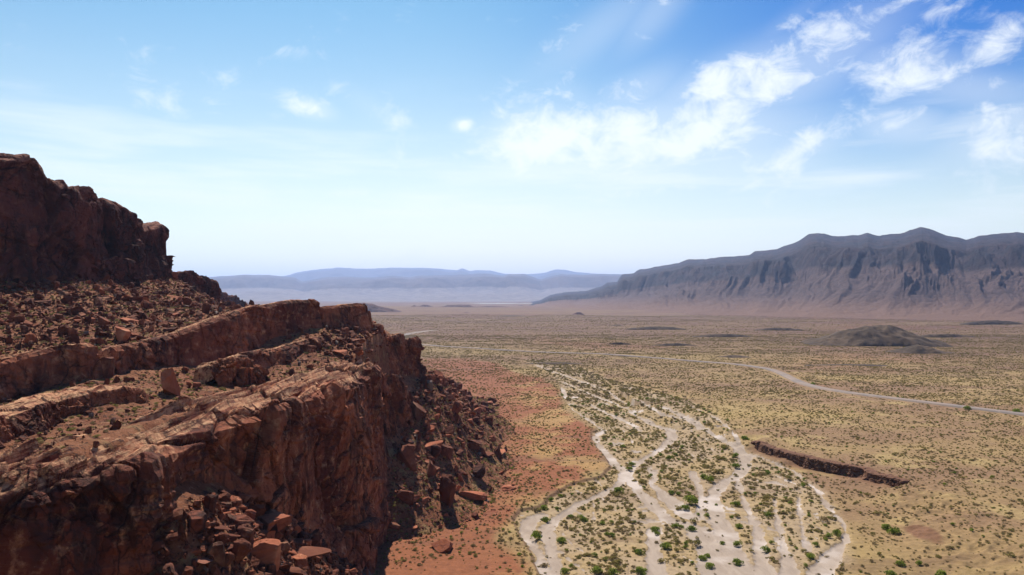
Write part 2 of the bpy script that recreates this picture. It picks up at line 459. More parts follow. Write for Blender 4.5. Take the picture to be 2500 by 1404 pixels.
M_FAR = mountain_material('distant_mountain_rock', (0.09, 0.065, 0.06), (0.14, 0.10, 0.09), (0.27, 0.22, 0.20), (0.20, 0.16, 0.15), 0.0015, 60, 1)  # pale fans also put the low mist at the ranges' foot into the colour
M_HILL = simple_mat('dark_hill_gravel', (0.065, 0.044, 0.03), (0.125, 0.08, 0.05), 0.03, (0.04, 0.027, 0.02), 0.5)
M_BUTTE = simple_mat('butte_rock', (0.08, 0.038, 0.034), (0.13, 0.06, 0.05), 0.02, (0.05, 0.03, 0.03), 2.0)

M_BANK = simple_mat('bank_earth', (0.16, 0.075, 0.045), (0.22, 0.11, 0.065), 0.8, (0.11, 0.055, 0.035), 0.2)

def shrub_material(name, c1, c2, tr=0.35):
    m, N, bs, out = new_mat(name)
    oi = N.node('ShaderNodeObjectInfo')
    g = N.node('ShaderNodeNewGeometry')
    n = N.noise(N.vm('ADD', N.node('ShaderNodeTexCoord').outputs['Object'], N.vm('SCALE', (9.0, 7.0, 3.0), s=oi.outputs['Random'])), 3.0, 3, 0.6)
    col = N.mix(oi.outputs['Random'], c1, c2)
    col = N.mix(N.mapr(n, 0.4, 0.65), col, tuple(x * 1.5 for x in c2))
    paint(N, bs, col)
    t = N.node('ShaderNodeBsdfTranslucent'); N.l.new(col, t.inputs[0])
    mx = N.node('ShaderNodeMixShader'); mx.inputs[0].default_value = tr
    N.l.new(bs.outputs[0], mx.inputs[1]); N.l.new(t.outputs[0], mx.inputs[2]); N.l.new(mx.outputs[0], out.inputs[0])
    return m
M_GREEN = shrub_material('green_leaves', (0.11, 0.16, 0.02), (0.19, 0.22, 0.035), 0.45)
M_OLIVE = shrub_material('olive_leaves', (0.17, 0.155, 0.045), (0.26, 0.20, 0.065), 0.35)
M_DRY = shrub_material('dry_twigs', (0.15, 0.11, 0.055), (0.24, 0.175, 0.08), 0.25)

# ------------------------------------------------------------------ layout of the wash, read off the photograph onto the ground plane
def gpoly(L): return [ground_at(p[0], p[1]) for p in L]
WASH_ZONE = gpoly([(1278, 880), (1330, 905), (1368, 938), (1374, 968), (1400, 1003), (1440, 1032), (1462, 1046), (1446, 1060), (1447, 1082), (1478, 1112), (1494, 1142),
                   (1470, 1168), (1400, 1185), (1350, 1215), (1322, 1243), (1275, 1250), (1256, 1272), (1268, 1298), (1296, 1345), (1322, 1404), (1340, 1500), (1500, 1600), (2100, 1600),
                   (2060, 1404), (2078, 1340), (2066, 1285), (2030, 1220), (1990, 1178), (1930, 1145), (1862, 1122), (1815, 1098), (1775, 1050), (1700, 1003), (1600, 965), (1480, 925), (1400, 893), (1340, 880)])
CH = [  # (px, py, width in photo pixels)
    [(1284, 885, 5), (1322, 898, 6), (1361, 912, 8), (1425, 933, 8), (1486, 955, 8), (1518, 981, 8), (1566, 997, 9), (1620, 1026, 12), (1700, 1045, 14)],
    [(1260, 882, 4), (1294, 904, 7), (1348, 936, 8), (1374, 950, 12), (1380, 968, 16), (1372, 975, 12), (1400, 1003, 8), (1440, 1030, 10), (1475, 1050, 16), (1454, 1066, 16), (1462, 1088, 16), (1490, 1115, 22), (1500, 1135, 30), (1530, 1150, 28), (1512, 1182, 24), (1468, 1206, 24), (1420, 1226, 26), (1372, 1256, 30), (1336, 1288, 44), (1345, 1340, 34), (1360, 1404, 34)],
    [(1325, 1256, 34), (1290, 1272, 44), (1284, 1300, 34), (1312, 1345, 34), (1335, 1404, 30)],
    [(1374, 933, 8), (1418, 952, 8), (1457, 968, 9), (1505, 987, 10), (1556, 1020, 10), (1603, 1041, 20), (1637, 1052, 24), (1642, 1066, 26), (1625, 1086, 22), (1600, 1104, 16), (1571, 1120, 18), (1548, 1140, 20), (1531, 1161, 26), (1558, 1198, 32), (1586, 1221, 36), (1608, 1245, 44), (1632, 1268, 40), (1664, 1278, 50), (1703, 1290, 70), (1718, 1316, 70), (1744, 1350, 80), (1760, 1404, 100)],
    [(1393, 1000, 8), (1444, 1026, 9), (1463, 1045, 10)],
    [(1438, 984, 7), (1463, 1000, 10), (1511, 1020, 16), (1545, 1037, 14), (1569, 1056, 9)],
    [(1620, 1012, 14), (1666, 1032, 20), (1703, 1052, 18), (1732, 1069, 16), (1764, 1083, 18), (1795, 1098, 24), (1819, 1114, 34), (1821, 1135, 34), (1802, 1160, 34), (1764, 1180, 34), (1747, 1198, 36), (1738, 1221, 38), (1747, 1247, 48), (1761, 1275, 50), (1772, 1311, 60), (1785, 1345, 70), (1800, 1404, 120)],
    [(1690, 1010, 5), (1747, 1040, 7), (1788, 1072, 8), (1816, 1108, 12)],
    [(1700, 1045, 10), (1750, 1075, 8)],
    [(1597, 1294, 36), (1594, 1322, 44), (1597, 1345, 40), (1606, 1404, 50)],
    [(1588, 1176, 14), (1615, 1205, 30), (1646, 1226, 56), (1668, 1250, 56), (1690, 1262, 50)],
    [(1690, 1150, 20), (1700, 1175, 26), (1712, 1200, 22), (1716, 1232, 22), (1700, 1262, 40)],
    [(1585, 1140, 14), (1600, 1165, 18), (1590, 1180, 16)],
    [(1800, 1170, 20), (1812, 1210, 14), (1829, 1250, 16), (1850, 1290, 26), (1858, 1345, 36), (1870, 1404, 60)],
    [(1938, 1150, 8), (1972, 1176, 9), (2001, 1201, 16), (2014, 1225, 20), (2032, 1247, 14), (2059, 1273, 12), (2067, 1316, 18), (2035, 1348, 44), (2005, 1390, 60), (2000, 1430, 80)],
    [(1835, 1115, 6), (1880, 1130, 7), (1938, 1150, 8)],
    [(1890, 1220, 9), (1896, 1260, 10), (1910, 1310, 14), (1920, 1360, 30), (1930, 1404, 60)],
    [(1950, 1210, 8), (1952, 1250, 9), (1960, 1300, 14), (1975, 1345, 24)],
]
CHW = []
for c in CH:
    P = [ground_at(a, b) for a, b, w in c]
    CHW.append((P, [max(0.6, w * p[1] / F_PX * 0.46) for p, (a, b, w) in zip(P, c)]))
RED = gpoly([(1030, 850), (1100, 870), (1200, 885), (1290, 915), (1362, 960), (1392, 1000), (1450, 1050), (1445, 1080), (1500, 1145), (1400, 1185), (1262, 1245), (1285, 1330), (1310, 1404), (1330, 1600), (300, 1600), (300, 850)])
PLATEAU = [ground_at(*p, z=4.0) for p in ((1560, 985), (1700, 1030), (1800, 1062), (1868, 1086), (1905, 1098), (1962, 1113), (1972, 1118), (2050, 1131), (2110, 1143), (2118, 1150), (2195, 1168), (2245, 1200), (2290, 1240), (2330, 1285), (2420, 1340), (2520, 1404), (2700, 1500))]

def wash_fields(x, y):
    """bare (signed distance, <0 in a bare channel) and zone (signed distance, <0 in the wash)"""
    P = np.stack([x, y, np.zeros_like(x)], 1)
    w = fbm(P, 9, 3, seed=3) * 1.5 + fbm(P, 2.5, 2, seed=4) * 0.9
    bare = np.full(x.shape, 1e9)
    for pts, ws in CHW: bare = np.minimum(bare, dist_polyline(x, y, pts, ws))
    # thin braids between the main channels
    q = np.stack([(x - .085 * (400 - y)) / 7 + .5 * fbm(P, 25, 2, seed=41), y / 34, x * 0], 1)
    br = np.abs(perlin(q)) * 7 - .3 - .6 * np.clip(fbm(P, 45, 2, seed=42) * 2, -1, .4) + .45
    bare = np.minimum(bare, br)
    dz = dist_polyline(x, y, WASH_ZONE + [WASH_ZONE[0]])
    zone = np.where(inside(x, y, WASH_ZONE), -dz, dz)
    return np.maximum(bare + w, zone - 0.3), zone + w * np.where(x > 60 + (y - 300) * .05, 1.1, .25)

def plateau_field(x, y):
    d = dist_polyline(x, y, PLATEAU)
    px = [p[0] for p in PLATEAU]; py = [p[1] for p in PLATEAU]
    xl = np.interp(-y, [-v for v in py], px)
    side = x > xl
    return np.where(side, d, -d)

def ground_height(x, y, full=False):
    r = np.hypot(x, y)
    P = np.stack([x, y, np.zeros_like(x)], 1)
    far = sstep(420, 1400, r)
    z = fbm(P, 420, 4, seed=1) * 6.5 * far + fbm(P * [0.6, 1, 1], 120, 4, seed=2, ridged=True) * 2.2 * sstep(380, 900, r)
    z += fbm(P * [0.5, 1, 1], 1500, 3, seed=5) * 14 * sstep(1500, 4000, r) + fbm(P, 7, 3, seed=6) * 0.22 * (r < 1500)
    z -= sstep(8000, 30000, r) * 25
    bare = np.full(x.shape, 1e9); zone = np.full(x.shape, 1e9); plat = np.zeros(x.shape); steep = np.zeros(x.shape)
    nr = (r < 1000) & (x > -120) & (y > 60)
    if nr.any():
        b, zn = wash_fields(x[nr], y[nr]); bare[nr] = b; zone[nr] = zn
        pf = plateau_field(x[nr], y[nr]); pf = pf + fbm(P[nr], 22, 3, seed=8) * 1.5 * sstep(3, 9, np.abs(pf))
        yy = y[nr]
        # the bank is a steep cut between the two ends seen in the photograph and a gentle slope elsewhere
        cut = np.interp(yy, [222, 226, 238, 242, 260, 262, 280, 288], [0, .45, .5, .85, .85, .5, .45, 0])
        pl = 3.8 * (cut * sstep(0.2, 3.0, pf) + (1 - cut) * sstep(-16, 14, pf)) * sstep(560, 380, yy)
        gul = fbm(P[nr], 10, 3, seed=9, ridged=True) * 1.3 * sstep(-18, -4, pf) * sstep(16, 4, pf)
        plat[nr] = pl + gul * (1 - cut); steep[nr] = 0.7 * np.clip(cut * 2, 0, 1) * sstep(-7, -1, pf) * sstep(3, 1, pf) + 0.9 * sstep(3.4, 2.2, np.hypot(x[nr] - 102, (yy - 182) / 2.6) + fbm(P[nr], 4, 2, seed=18))
    inner = sstep(0.5, -0.5, zone)
    left_bank = 0.8 * sstep(-0.1, 1.1, zone) * sstep(60, 5, zone) * (x < np.interp(y, [150, 300, 500], [60, 70, 120]))
    z += left_bank * (r < 600) - 0.45 * sstep(0.6, -0.6, bare) + plat
    if full: return z, bare, zone, plat, steep, r
    return z

# ------------------------------------------------------------------ ground, wash bed
c_deg = np.concatenate([np.arange(-180, -60, 6), np.linspace(-60, -36.5, 16), np.linspace(-36, -14, 160), np.linspace(-13.9, 36, 1050), np.linspace(36.5, 60, 20), np.arange(66, 180, 6)])
r_in = np.geomspace(4, 132, 26)[:-1]
r_mid = 1 / np.linspace(1 / 132, 1 / 1800, 620)
r_out = np.geomspace(1830, 25500, 120)
rr = np.concatenate([r_in, r_mid, r_out])
TH, RR = np.meshgrid(np.radians(c_deg), rr)
gx, gy = (RR * np.sin(TH)).ravel(), (RR * np.cos(TH)).ravel()
gz, bare, zone, plat, steep, gr = ground_height(gx, gy, True)
# stays under the rock mass at the left
nrr, ncc = TH.shape
P2 = np.stack([gx, gy, np.zeros_like(gx)], 1)
dred = dist_polyline(gx, gy, RED + [RED[0]]); red = sstep(-14, 14, np.where(inside(gx, gy, RED), dred, -dred) + fbm(P2, 60, 3, seed=14) * 16)
bank_l = 0.7 * sstep(0.0, 0.25, zone) * sstep(1.3, 0.9, zone) * (gx < 70) * (gy < 300)
playa = sstep(1.1, 0.7, np.hypot((gx + 60) / 330, (gy - 6600) / 420) + fbm(P2, 300, 3, seed=15) * 0.25)
F = grid_faces(nrr, ncc, wrap=True)[:, ::-1]
fb = bare[F].mean(1)
is_wash = fb < 0
attrs = dict(red_soil=red * sstep(900, 500, gr), sandy=sstep(2.0, -2.0, zone) * 0.85 * sstep(-2, 3, -zone + 4), far_scrub=sstep(380, 1300, gr), playa=playa, bank=np.clip(steep + bank_l * 0.8, 0, 1))
def submesh(name, mask, mat, at_):
    f = F[mask]; u, inv = np.unique(f, return_inverse=True)
    V = np.stack([gx, gy, gz], 1)[u]
    return mesh_np(name, V, inv.reshape(-1, 4), mat, attrs={k: v[u] for k, v in at_.items()})
tag(submesh('ground', ~is_wash, M_GROUND, attrs), 'broad desert plain of tan and rust red soil running to the horizon', 'desert plain', kind='structure')
tag(submesh('dry_wash', is_wash, M_WASH, {}), 'pale pinkish braided sand channels of a dry wash winding through scrub', 'dry riverbed', kind='structure')

# ------------------------------------------------------------------ road
def ribbon(name, pix, width, mat, lift):
    P = np.array([ground_at(a, b)[:2] for a, b in pix])
    seg = np.r_[0, np.cumsum(np.hypot(*np.diff(P, axis=0).T))]
    s = np.linspace(0, seg[-1], int(seg[-1] / 5))
    x, y = np.interp(s, seg, P[:, 0]), np.interp(s, seg, P[:, 1])
    for _ in range(12):
        x[1:-1] = (x[:-2] + x[1:-1] * 2 + x[2:]) / 4; y[1:-1] = (y[:-2] + y[1:-1] * 2 + y[2:]) / 4
    tx, ty = np.gradient(x), np.gradient(y); L = np.hypot(tx, ty); nx, ny = -ty / L, tx / L
    offs = np.array([-0.62, -0.5, -0.25, 0, 0.25, 0.5, 0.62]) * width; prof = np.array([-1.2, 0, 0.03, 0.06, 0.03, 0, -1.2])
    z = np.max([ground_height(x + nx * o, y + ny * o) for o in (-width / 2, 0, width / 2)], axis=0)
    k = np.ones(9) / 9; z = np.convolve(np.pad(z, 4, 'edge'), k, 'valid') + lift
    V = np.stack([np.stack([x + nx * o, y + ny * o, z + p], 1) for o, p in zip(offs, prof)], 1).reshape(-1, 3)
    return mesh_np(name, V, grid_faces(len(x), len(offs)), mat)
ROAD_PIX = [(900, 832), (1020, 842), (1080, 848), (1180, 855), (1300, 860), (1400, 865), (1500, 870), (1600, 876), (1700, 883), (1800, 892), (1880, 904), (1915, 917), (1950, 937), (2000, 957), (2080, 975), (2200, 993), (2350, 1013), (2500, 1033), (2750, 1066)]
tag(ribbon('road', ROAD_PIX, 6.0, M_ROAD, 0.6), 'narrow two lane road curving across the desert plain', 'road', kind='structure')
tag(ribbon('dirt_track', [(940, 826), (990, 816), (1010, 812), (1040, 809), (1062, 807)], 14, M_ROAD, 0.3), 'pale far bend of the road beyond the red rock outcrop', 'road', kind='structure')

# ------------------------------------------------------------------ far mountains and hills
def range_mesh(name, skyline, foot, mat, fan_frac, nu, nv, gully, seed, back=0.35, fan_h=0.31, rel=1.0):
    """skyline: (px, py, distance); foot: distance of the toe as a share of it; a ridge with an apron of fans in front and a back slope"""
    S = np.array([at(*s) for s in skyline]); a = np.array([s[0] for s in skyline], float)
    u = np.linspace(a[0], a[-1], nu)
    Sx, Sy, Sz = (np.interp(u, a, S[:, k]) for k in range(3))
    v = np.linspace(0, 1 + back, nv)
    U, Vv = np.meshgrid(np.arange(nu), v, indexing='ij')
    ux, uy = Sx[:, None], Sy[:, None]
    k = foot + (1 - foot) * Vv                      # along the direction from the camera's foot towards the ridge
    x, y = ux * k, uy * k
    P = np.stack([x, y, np.zeros_like(x)], -1).reshape(-1, 3)
    n = fbm(P, gully, 5, 0.55, seed, ridged=True).reshape(x.shape); nb = fbm(P, gully * 4, 3, seed=seed + 1).reshape(x.shape)
    ln = np.hypot(ux, uy)
    sl = np.r_[0, np.cumsum(np.hypot(np.diff(Sx), np.diff(Sy)))][:, None] * np.ones_like(Vv)
    cross = Vv * (1 - foot) * ln
    gcoord = np.stack([sl * 1.0 + nb * gully * 1.6 + n * gully * .25 + cross * .25, cross * .42 + nb * gully, np.full(x.shape, seed * 31.0)], -1).reshape(-1, 3)
    gl = fbm(gcoord, gully * 1.0, 6, 0.58, seed + 3, ridged=True).reshape(x.shape)
    H = Sz[:, None]
    nw = fbm(P, gully * 2.2, 3, 0.5, seed + 6, ridged=True).reshape(x.shape)
    ff = np.clip(fan_frac + nb * 0.34 - gl * 0.14 - nw * 0.10, 0.12, 0.9)
    z_fan = fan_h * (np.clip(Vv / ff, 0, 1)) ** 1.7
    t = np.clip((Vv - ff) / (1 - ff), 0, 1)
    z_rock = (1 - fan_h) * (t ** 0.85)
    z = np.where(Vv <= 1, z_fan + z_rock, 1 - ((Vv - 1) / back) ** 1.2)
    bump_ = rel * (gl * 0.075 + n * 0.13 + nw * 0.11) * np.clip(t * 4, 0, 1) * np.clip((1 - t) * 3 + 0.03, 0, 1) + rel * gl * 0.02 * np.clip(Vv * 6, 0, 1) * (t <= 0)
    z = np.where(Vv <= 1, np.minimum(z + bump_, k * (.94 + .06 * np.clip(Vv, 0, 1) - (.07 * (1 - gl) + .05 * (1 - n)) * np.clip((1 - Vv) * 14, 0, 1))), z + 0.1 * n * (Vv - 1)) * H
    z = np.where(Vv < 0.02, -6, z)
    z[:, -1] = -30; z[:, 0] = -14
    rock = np.clip(t * 9 + gl * .25, 0, 1)
    G = np.stack([x, y, z], -1)
    return mesh_np(name, G.reshape(-1, 3), grid_faces(nu, nv), mat, attrs={'rock': rock.ravel()})

def dd(px): return float(np.interp(px, [1250, 1320, 1500, 1700, 2000, 2250, 2500, 2900], [9500, 8600, 7200, 6000, 5000, 4500, 4200, 3900]))
SKY_R = [(1255, 739), (1290, 737), (1320, 732), (1346, 719), (1377, 715), (1434, 710), (1465, 701), (1483, 688), (1507, 688), (1517, 670), (1548, 667), (1559, 658), (1616, 649), (1658, 641), (1681, 632), (1720, 633),
         (1788, 625), (1829, 623), (1845, 613), (1897, 607), (1949, 589), (1975, 570), (2011, 569), (2037, 577), (2094, 574), (2118, 567), (2146, 575), (2198, 571), (2248, 554), (2271, 559), (2302, 571),
         (2360, 584), (2396, 575), (2438, 570), (2484, 566), (2500, 569), (2560, 575), (2650, 560), (2800, 590), (2950, 610)]
# fill in small notches along the skyline
def rough_sky(L, dist, amp, seed, step=6):
    a = [p[0] for p in L]; b = [p[1] for p in L]; X_ = np.arange(a[0], a[-1], step)
    Y_ = np.interp(X_, a, b); n = fbm(np.stack([X_, X_ * 0, X_ * 0 + seed], 1), 34, 4, 0.6, seed)
    return [(x, y + n_ * amp, dist(x)) for x, y, n_ in zip(X_, Y_, n)]
tag(range_mesh('mountain_range', rough_sky(SKY_R, dd, 4, 21), 0.40, M_MTN, 0.53, 1100, 320, 520, 5, fan_h=0.29), 'dark blue and purple mountain ridge with pale gravel fans at its foot', 'mountain range', kind='structure')
FAR1 = [(300, 690), (508, 676), (600, 671), (656, 671), (688, 675), (720, 678), (740, 688), (768, 682), (800, 676), (860, 675), (908, 678), (960, 673), (1000, 677), (1024, 673), (1140, 670), (1184, 668), (1232, 674), (1244, 669), (1280, 669), (1320, 682), (1345, 674), (1370, 669), (1420, 671), (1480, 668), (1540, 670), (1700, 660), (1900, 665)]
FAR2 = [(300, 700), (560, 682), (640, 680), (696, 673), (728, 664), (760, 659), (808, 655), (824, 652), (872, 656), (920, 655), (960, 653), (1048, 653), (1100, 658), (1116, 659), (1128, 654), (1148, 662), (1160, 659), (1200, 660), (1232, 669), (1300, 668), (1328, 666), (1356, 657), (1376, 657), (1400, 662), (1440, 667), (1500, 670), (1600, 672), (1900, 680)]
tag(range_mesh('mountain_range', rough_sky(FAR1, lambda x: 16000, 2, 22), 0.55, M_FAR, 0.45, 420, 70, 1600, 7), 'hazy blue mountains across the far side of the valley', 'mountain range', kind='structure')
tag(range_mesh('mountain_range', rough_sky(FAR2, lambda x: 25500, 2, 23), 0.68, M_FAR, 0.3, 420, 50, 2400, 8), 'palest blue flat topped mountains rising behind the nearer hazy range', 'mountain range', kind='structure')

def hill(name, px, py_top, base_z, d, half_w, depth, label, cat, mat, prof, seed, rough=0.18):
    """prof: (position -1..1, height 0..1) across; rounded along the view"""
    top = at(px, py_top, d); H = top[2] - base_z
    u = np.linspace(-1.25, 1.25, 110); v = np.linspace(-1.1, 1.1, 60)
    U, Vv = np.meshgrid(u, v, indexing='ij')
    h = np.interp(u, [p[0] for p in prof], [p[1] for p in prof])[:, None] * np.ones_like(Vv)
    x = top[0] + U * half_w; y = d + Vv * depth
    P = np.stack([x, y, x * 0], -1).reshape(-1, 3)
    n = fbm(P, half_w * 0.45, 5, 0.55, seed, ridged=True).reshape(U.shape)
    fall = np.clip(1 - np.abs(Vv + 0.12 * n) ** 1.4, 0, 1) ** 0.9
    e = np.clip(h * 4, 0, 1)
    z = base_z + H * h * fall * (1 + 0.0 * n) + H * rough * n * fall * e * (1 - 0.75 * np.exp(-(Vv / 0.25) ** 2)) - 3 * (1 - np.clip(h * fall * 8, 0, 1))
    o = mesh_np(name, np.stack([x, y, z], -1).reshape(-1, 3), grid_faces(*U.shape), mat)
    return tag(o, label, cat, kind='structure')
bump_p = [(-1.2, 0), (-0.8, .3), (-0.5, .62), (-0.2, .93), (0.1, 1), (0.35, .9), (0.6, .55), (0.95, .1), (1.2, 0)]
mesa_p = [(-1.2, 0), (-1, .15), (-0.6, .6), (-0.45, .95), (0.0, 1), (0.45, 1), (0.6, .5), (1, .1), (1.2, 0)]
cone_p = [(-1.2, 0), (-0.7, .2), (-0.3, .55), (0, 1), (0.3, .7), (0.8, .15), (1.2, 0)]
hill('hill', 2112, 795, 0, 900, 84, 48, 'broad dark humped hill standing alone on the right of the plain', 'hill', M_HILL, [(-1.2, 0), (-0.9, .12), (-0.6, .38), (-0.35, .7), (-0.1, .86), (0.2, 1), (0.34, .96), (0.5, .76), (0.8, .33), (1.1, .08), (1.2, 0)], 31, 0.28)
hill('hill', 2228, 841, 0, 770, 42, 22, 'small steep dark hill in front of the broad humped one', 'hill', M_HILL, [(-1.2, 0), (-1, .12), (-.5, .3), (-.1, .8), (.1, 1), (.4, .7), (.8, .25), (1.2, 0)], 32)
hill('hill', 1120, 744, 0, 3900, 125, 90, 'low flat topped dark mesa at the far edge of the plain', 'mesa', M_BUTTE, mesa_p, 33)
hill('hill', 1200, 747, 0, 4100, 140, 90, 'low rounded dark hill just right of the flat topped mesa', 'hill', M_BUTTE, bump_p, 34)
hill('hill', 1138, 762, 0, 2700, 36, 30, 'small pointed mound on the plain in front of the flat topped mesa', 'hill', M_BUTTE, cone_p, 35)
hill('hill', 1090, 768, 0, 2500, 22, 20, 'tiny ragged knob on the plain left of the small pointed mound', 'hill', M_BUTTE, cone_p, 36)
hill('hill', 1037, 744, 0, 4300, 52, 40, 'small purple twin mound on the horizon, the right hand one', 'hill', M_BUTTE, bump_p, 37)
hill('hill', 1011, 745, 0, 4350, 30, 30, 'small purple twin mound on the horizon, the left hand one', 'hill', M_BUTTE, cone_p, 38)
hill('hill', 920, 740, 0, 3000, 90, 80, 'long low purple red butte just past the end of the rock ledge', 'hill', M_BUTTE, [(-1.2, .9), (-.6, 1), (-.2, .9), (.1, .6), (.5, .4), (1.2, 0)], 39)
hill('hill', 1412, 762, 0, 2450, 22, 18, 'dark round knob alone in the middle of the plain', 'hill', M_BUTTE, bump_p, 40)
hill('hill', 1505, 792, 0, 1500, 16, 12, 'small dark mound on the plain nearer than the round knob', 'hill', M_HILL, bump_p, 41)
hill('hill', 1250, 770, 0, 2300, 50, 40, 'low dull hummock on the middle of the plain', 'hill', M_HILL, bump_p, 42)
hill('hill', 1885, 726, 0, 3300, 115, 70, 'low jagged dark outcrop on the gravel fan below the mountains', 'hill', M_BUTTE, [(-1.2, 0), (-1, .2), (-.5, .6), (-.3, .9), (0, 1), (.3, .8), (.5, .5), (.7, .75), (.9, .5), (1.2, 0)], 43, 0.3)
hill('hill', 2170, 742, 0, 2600, 45, 30, 'small dark knob on the plain in front of the mountains', 'hill', M_HILL, cone_p, 45)
hill('hill', 1790, 867, 0, 720, 22, 10, 'low rust coloured swell just beyond the road', 'hill', M_HILL, bump_p, 46)
for i, (px, py, d, hw) in enumerate([(1510, 836, 900, 17), (1645, 838, 890, 26), (2060, 889, 640, 34), (1600, 797, 1350, 50), (1760, 815, 1080, 42), (2160, 864, 745, 40), (1350, 884, 655, 24), (1900, 800, 1300, 40), (2300, 815, 1050, 50), (2420, 782, 1600, 60)]):
    hill('hill', px, py, 0, d, hw, hw * 0.25, ['thin dark eroded bank on the plain beyond the road', 'long dark gully bank left of the humped hill', 'dark strip of bank between the road and the humped hill', 'broad dark rise far out on the plain', 'dull dark rise on the plain beyond the gully bank',
         'dark low tail of bank beside the small steep hill', 'thin red brown bank at the head of the pale wash', 'faint dark rise beyond the humped hill', 'long low bank right of the humped hill', 'dark bank at the right edge of the plain', 'faint long rise below the mountain fans', 'faint dark swell below the jagged outcrop'][i],
         'bank', M_HILL, [(-1.2, 0), (-.8, .5), (-.3, .9), (.2, 1), (.7, .7), (1.2, 0)], 60 + i, 0.3)

# ------------------------------------------------------------------ the rock mass at the left: sloping ground, ledges, cliff
RIM_A = [(-330, 1380, 50), (-120, 1260, 60), (0, 1213, 66), (100, 1185, 69), (201, 1160, 74), (216, 1152, 76), (300, 1133, 79), (342, 1122, 81), (352, 1112, 84), (428, 1090, 88), (440, 1082, 92), (460, 1070, 96), (526, 1036, 104), (575, 1021, 108), (661, 1006, 114),
         (684, 990, 122), (743, 967, 132), (790, 956, 139), (812, 944, 146), (869, 934, 155), (900, 912, 174), (934, 889, 200)]
RA = np.array([at(*p) for p in RIM_A])
RIM_B = [(-330, 950, 95), (-120, 905, 110), (0, 881, 120), (70, 862, 124), (140, 845, 128), (200, 838, 130), (240, 836, 133), (262, 850, 134), (280, 850, 136), (400, 826, 150), (520, 782, 166), (560, 768, 172), (620, 750, 182), (690, 737, 194), (740, 733, 202), (775, 734, 207), (783, 750, 209), (830, 746, 214), (880, 739, 222), (898, 741, 226)]
RB = np.array([at(*p) for p in RIM_B])
def line_x(R, y): return np.interp(y, R[:, 1], R[:, 0])
LOW = TPS([at(*p) for p in ((935, 1090, 200), (905, 1335, 177), (1180, 1200, 222), (1250, 1190, 230), (1262, 1130, 264), (1240, 1030, 351), (1165, 966, 440), (1100, 940, 300), (1030, 905, 262), (700, 1290, 118), (770, 1318, 124), (860, 1390, 136), (620, 1242, 107), (500, 1250, 92), (430, 1265, 84), (600, 1404, 88), (760, 1404, 112))]
          + [(-36, 185, 10), (-36, 225, 25), (-34, 262, 34), (-30, 300, 28), (-20, 212, 6), (-18, 240, 14), (-20, 270, 20), (-14, 300, 8), (-10, 250, 5), (-20, 185, 0.3), (-5, 200, 0), (-25, 165, -.5), (-34, 160, 1.5), (-36, 148, 6), (-20, 150, -1), (-20, 120, 3), (-12, 90, 0), (5, 120, -2), (0, 60, -3), (-37, 77, 22), (-41, 66, 8), (-44, 50, 4), (-20, 40, 0), (-18, 330, 11), (-14, 370, 3), (0, 300, -1), (-8, 290, 2),
             (5, 400, -2), (-20, 500, -3), (-60, 520, -5), (30, 200, -4), (30, 350, -4), (-36, 350, 22), (-50, 420, 8), (-60, 50, 5), (30, 60, -4), (-60, 300, 34)])
MID = TPS([at(*p) for p in ((0, 1115, 79), (100, 1085, 82), (300, 1035, 98), (500, 975, 124), (650, 922, 151), (800, 872, 183), (900, 850, 200), (430, 962, 126), (150, 960, 112), (330, 925, 122), (560, 930, 150), (700, 897, 172), (860, 822, 208), (0, 990, 118), (-150, 1010, 108), (100, 967, 121), (250, 928, 129), (330, 905, 139), (430, 893, 152))]
          + [(-48, 66, 42.0), (-44, 80, 42.0), (-41, 110, 42.5), (-38, 150, 42.5), (-38, 190, 43), (-38, 240, 46), (-42, 270, 44), (-60, 300, 38), (-36, 310, 28), (-60, 40, 41), (-90, 60, 43), (-110, 90, 45), (-36, 350, 22), (-60, 420, 6), (-60, 520, -5), (-130, 60, 45), (-20, 300, 15), (-20, 260, 20)])
UP = TPS([at(*p) for p in ((0, 858, 127), (0, 700, 190), (100, 780, 155), (200, 690, 214), (415, 668, 288), (300, 780, 178), (450, 748, 230), (530, 746, 290), (560, 752, 300), (610, 756, 205), (480, 716, 280), (-200, 780, 150))]
          + [(-90, 128, 49.5), (-80, 145, 50), (-74, 165, 52.5), (-64, 200, 55.5), (-54, 222, 56), (-50, 250, 50), (-60, 270, 49), (-70, 300, 48), (-90, 330, 50), (-110, 340, 48), (-140, 300, 66), (-140, 340, 55), (-150, 380, 42), (-120, 400, 28), (-60, 350, 28), (-90, 430, 12), (-160, 460, 20), (-150, 540, -5), (-90, 520, -5), (-170, 200, 68), (-170, 250, 72), (-200, 140, 62), (-120, 90, 50), (-230, 300, 60), (-260, 420, 30), (-260, 540, -5), (-260, 100, 60)])
def talus_height(x, y, noise=True):
    P = np.stack([x, y, np.zeros_like(x)], 1)
    w = fbm(P, 12, 2, seed=51) * 1.2
    a = sstep(3.2, 6.5, line_x(RA, y) - x + w * 0.5)      # 1 west of the first ledge
    b = sstep(2.0, 5.5, line_x(RB, y) - x + w * 0.5)
    fade = sstep(225, 262, y)
    z = LOW(x, y) * (1 - a) + a * MID(x, y)
    up = UP(x, y)
    z = z * (1 - b) + b * up
    # past the ends of the ledges the layers run into one another
    if noise:
        rough = sstep(420, 300, y)
        z = z + (fbm(P, 9, 4, 0.55, seed=52) * 1.1 + fbm(P, 2.4, 3, 0.55, seed=53) * 0.35) * (0.35 + 0.65 * sstep(1, 8, z)) 
    return z
tx = np.arange(-262, 26, 0.62); ty = np.concatenate([np.arange(42, 260, 0.62), np.arange(260, 540, 1.1)])
TX, TY = np.meshgrid(tx, ty, indexing='ij')
tz = talus_height(TX.ravel(), TY.ravel())
keep = tz.reshape(TX.shape) > -1.5
F_ = grid_faces(*TX.shape); k_ = keep.ravel()[F_].any(1); F_ = F_[k_]
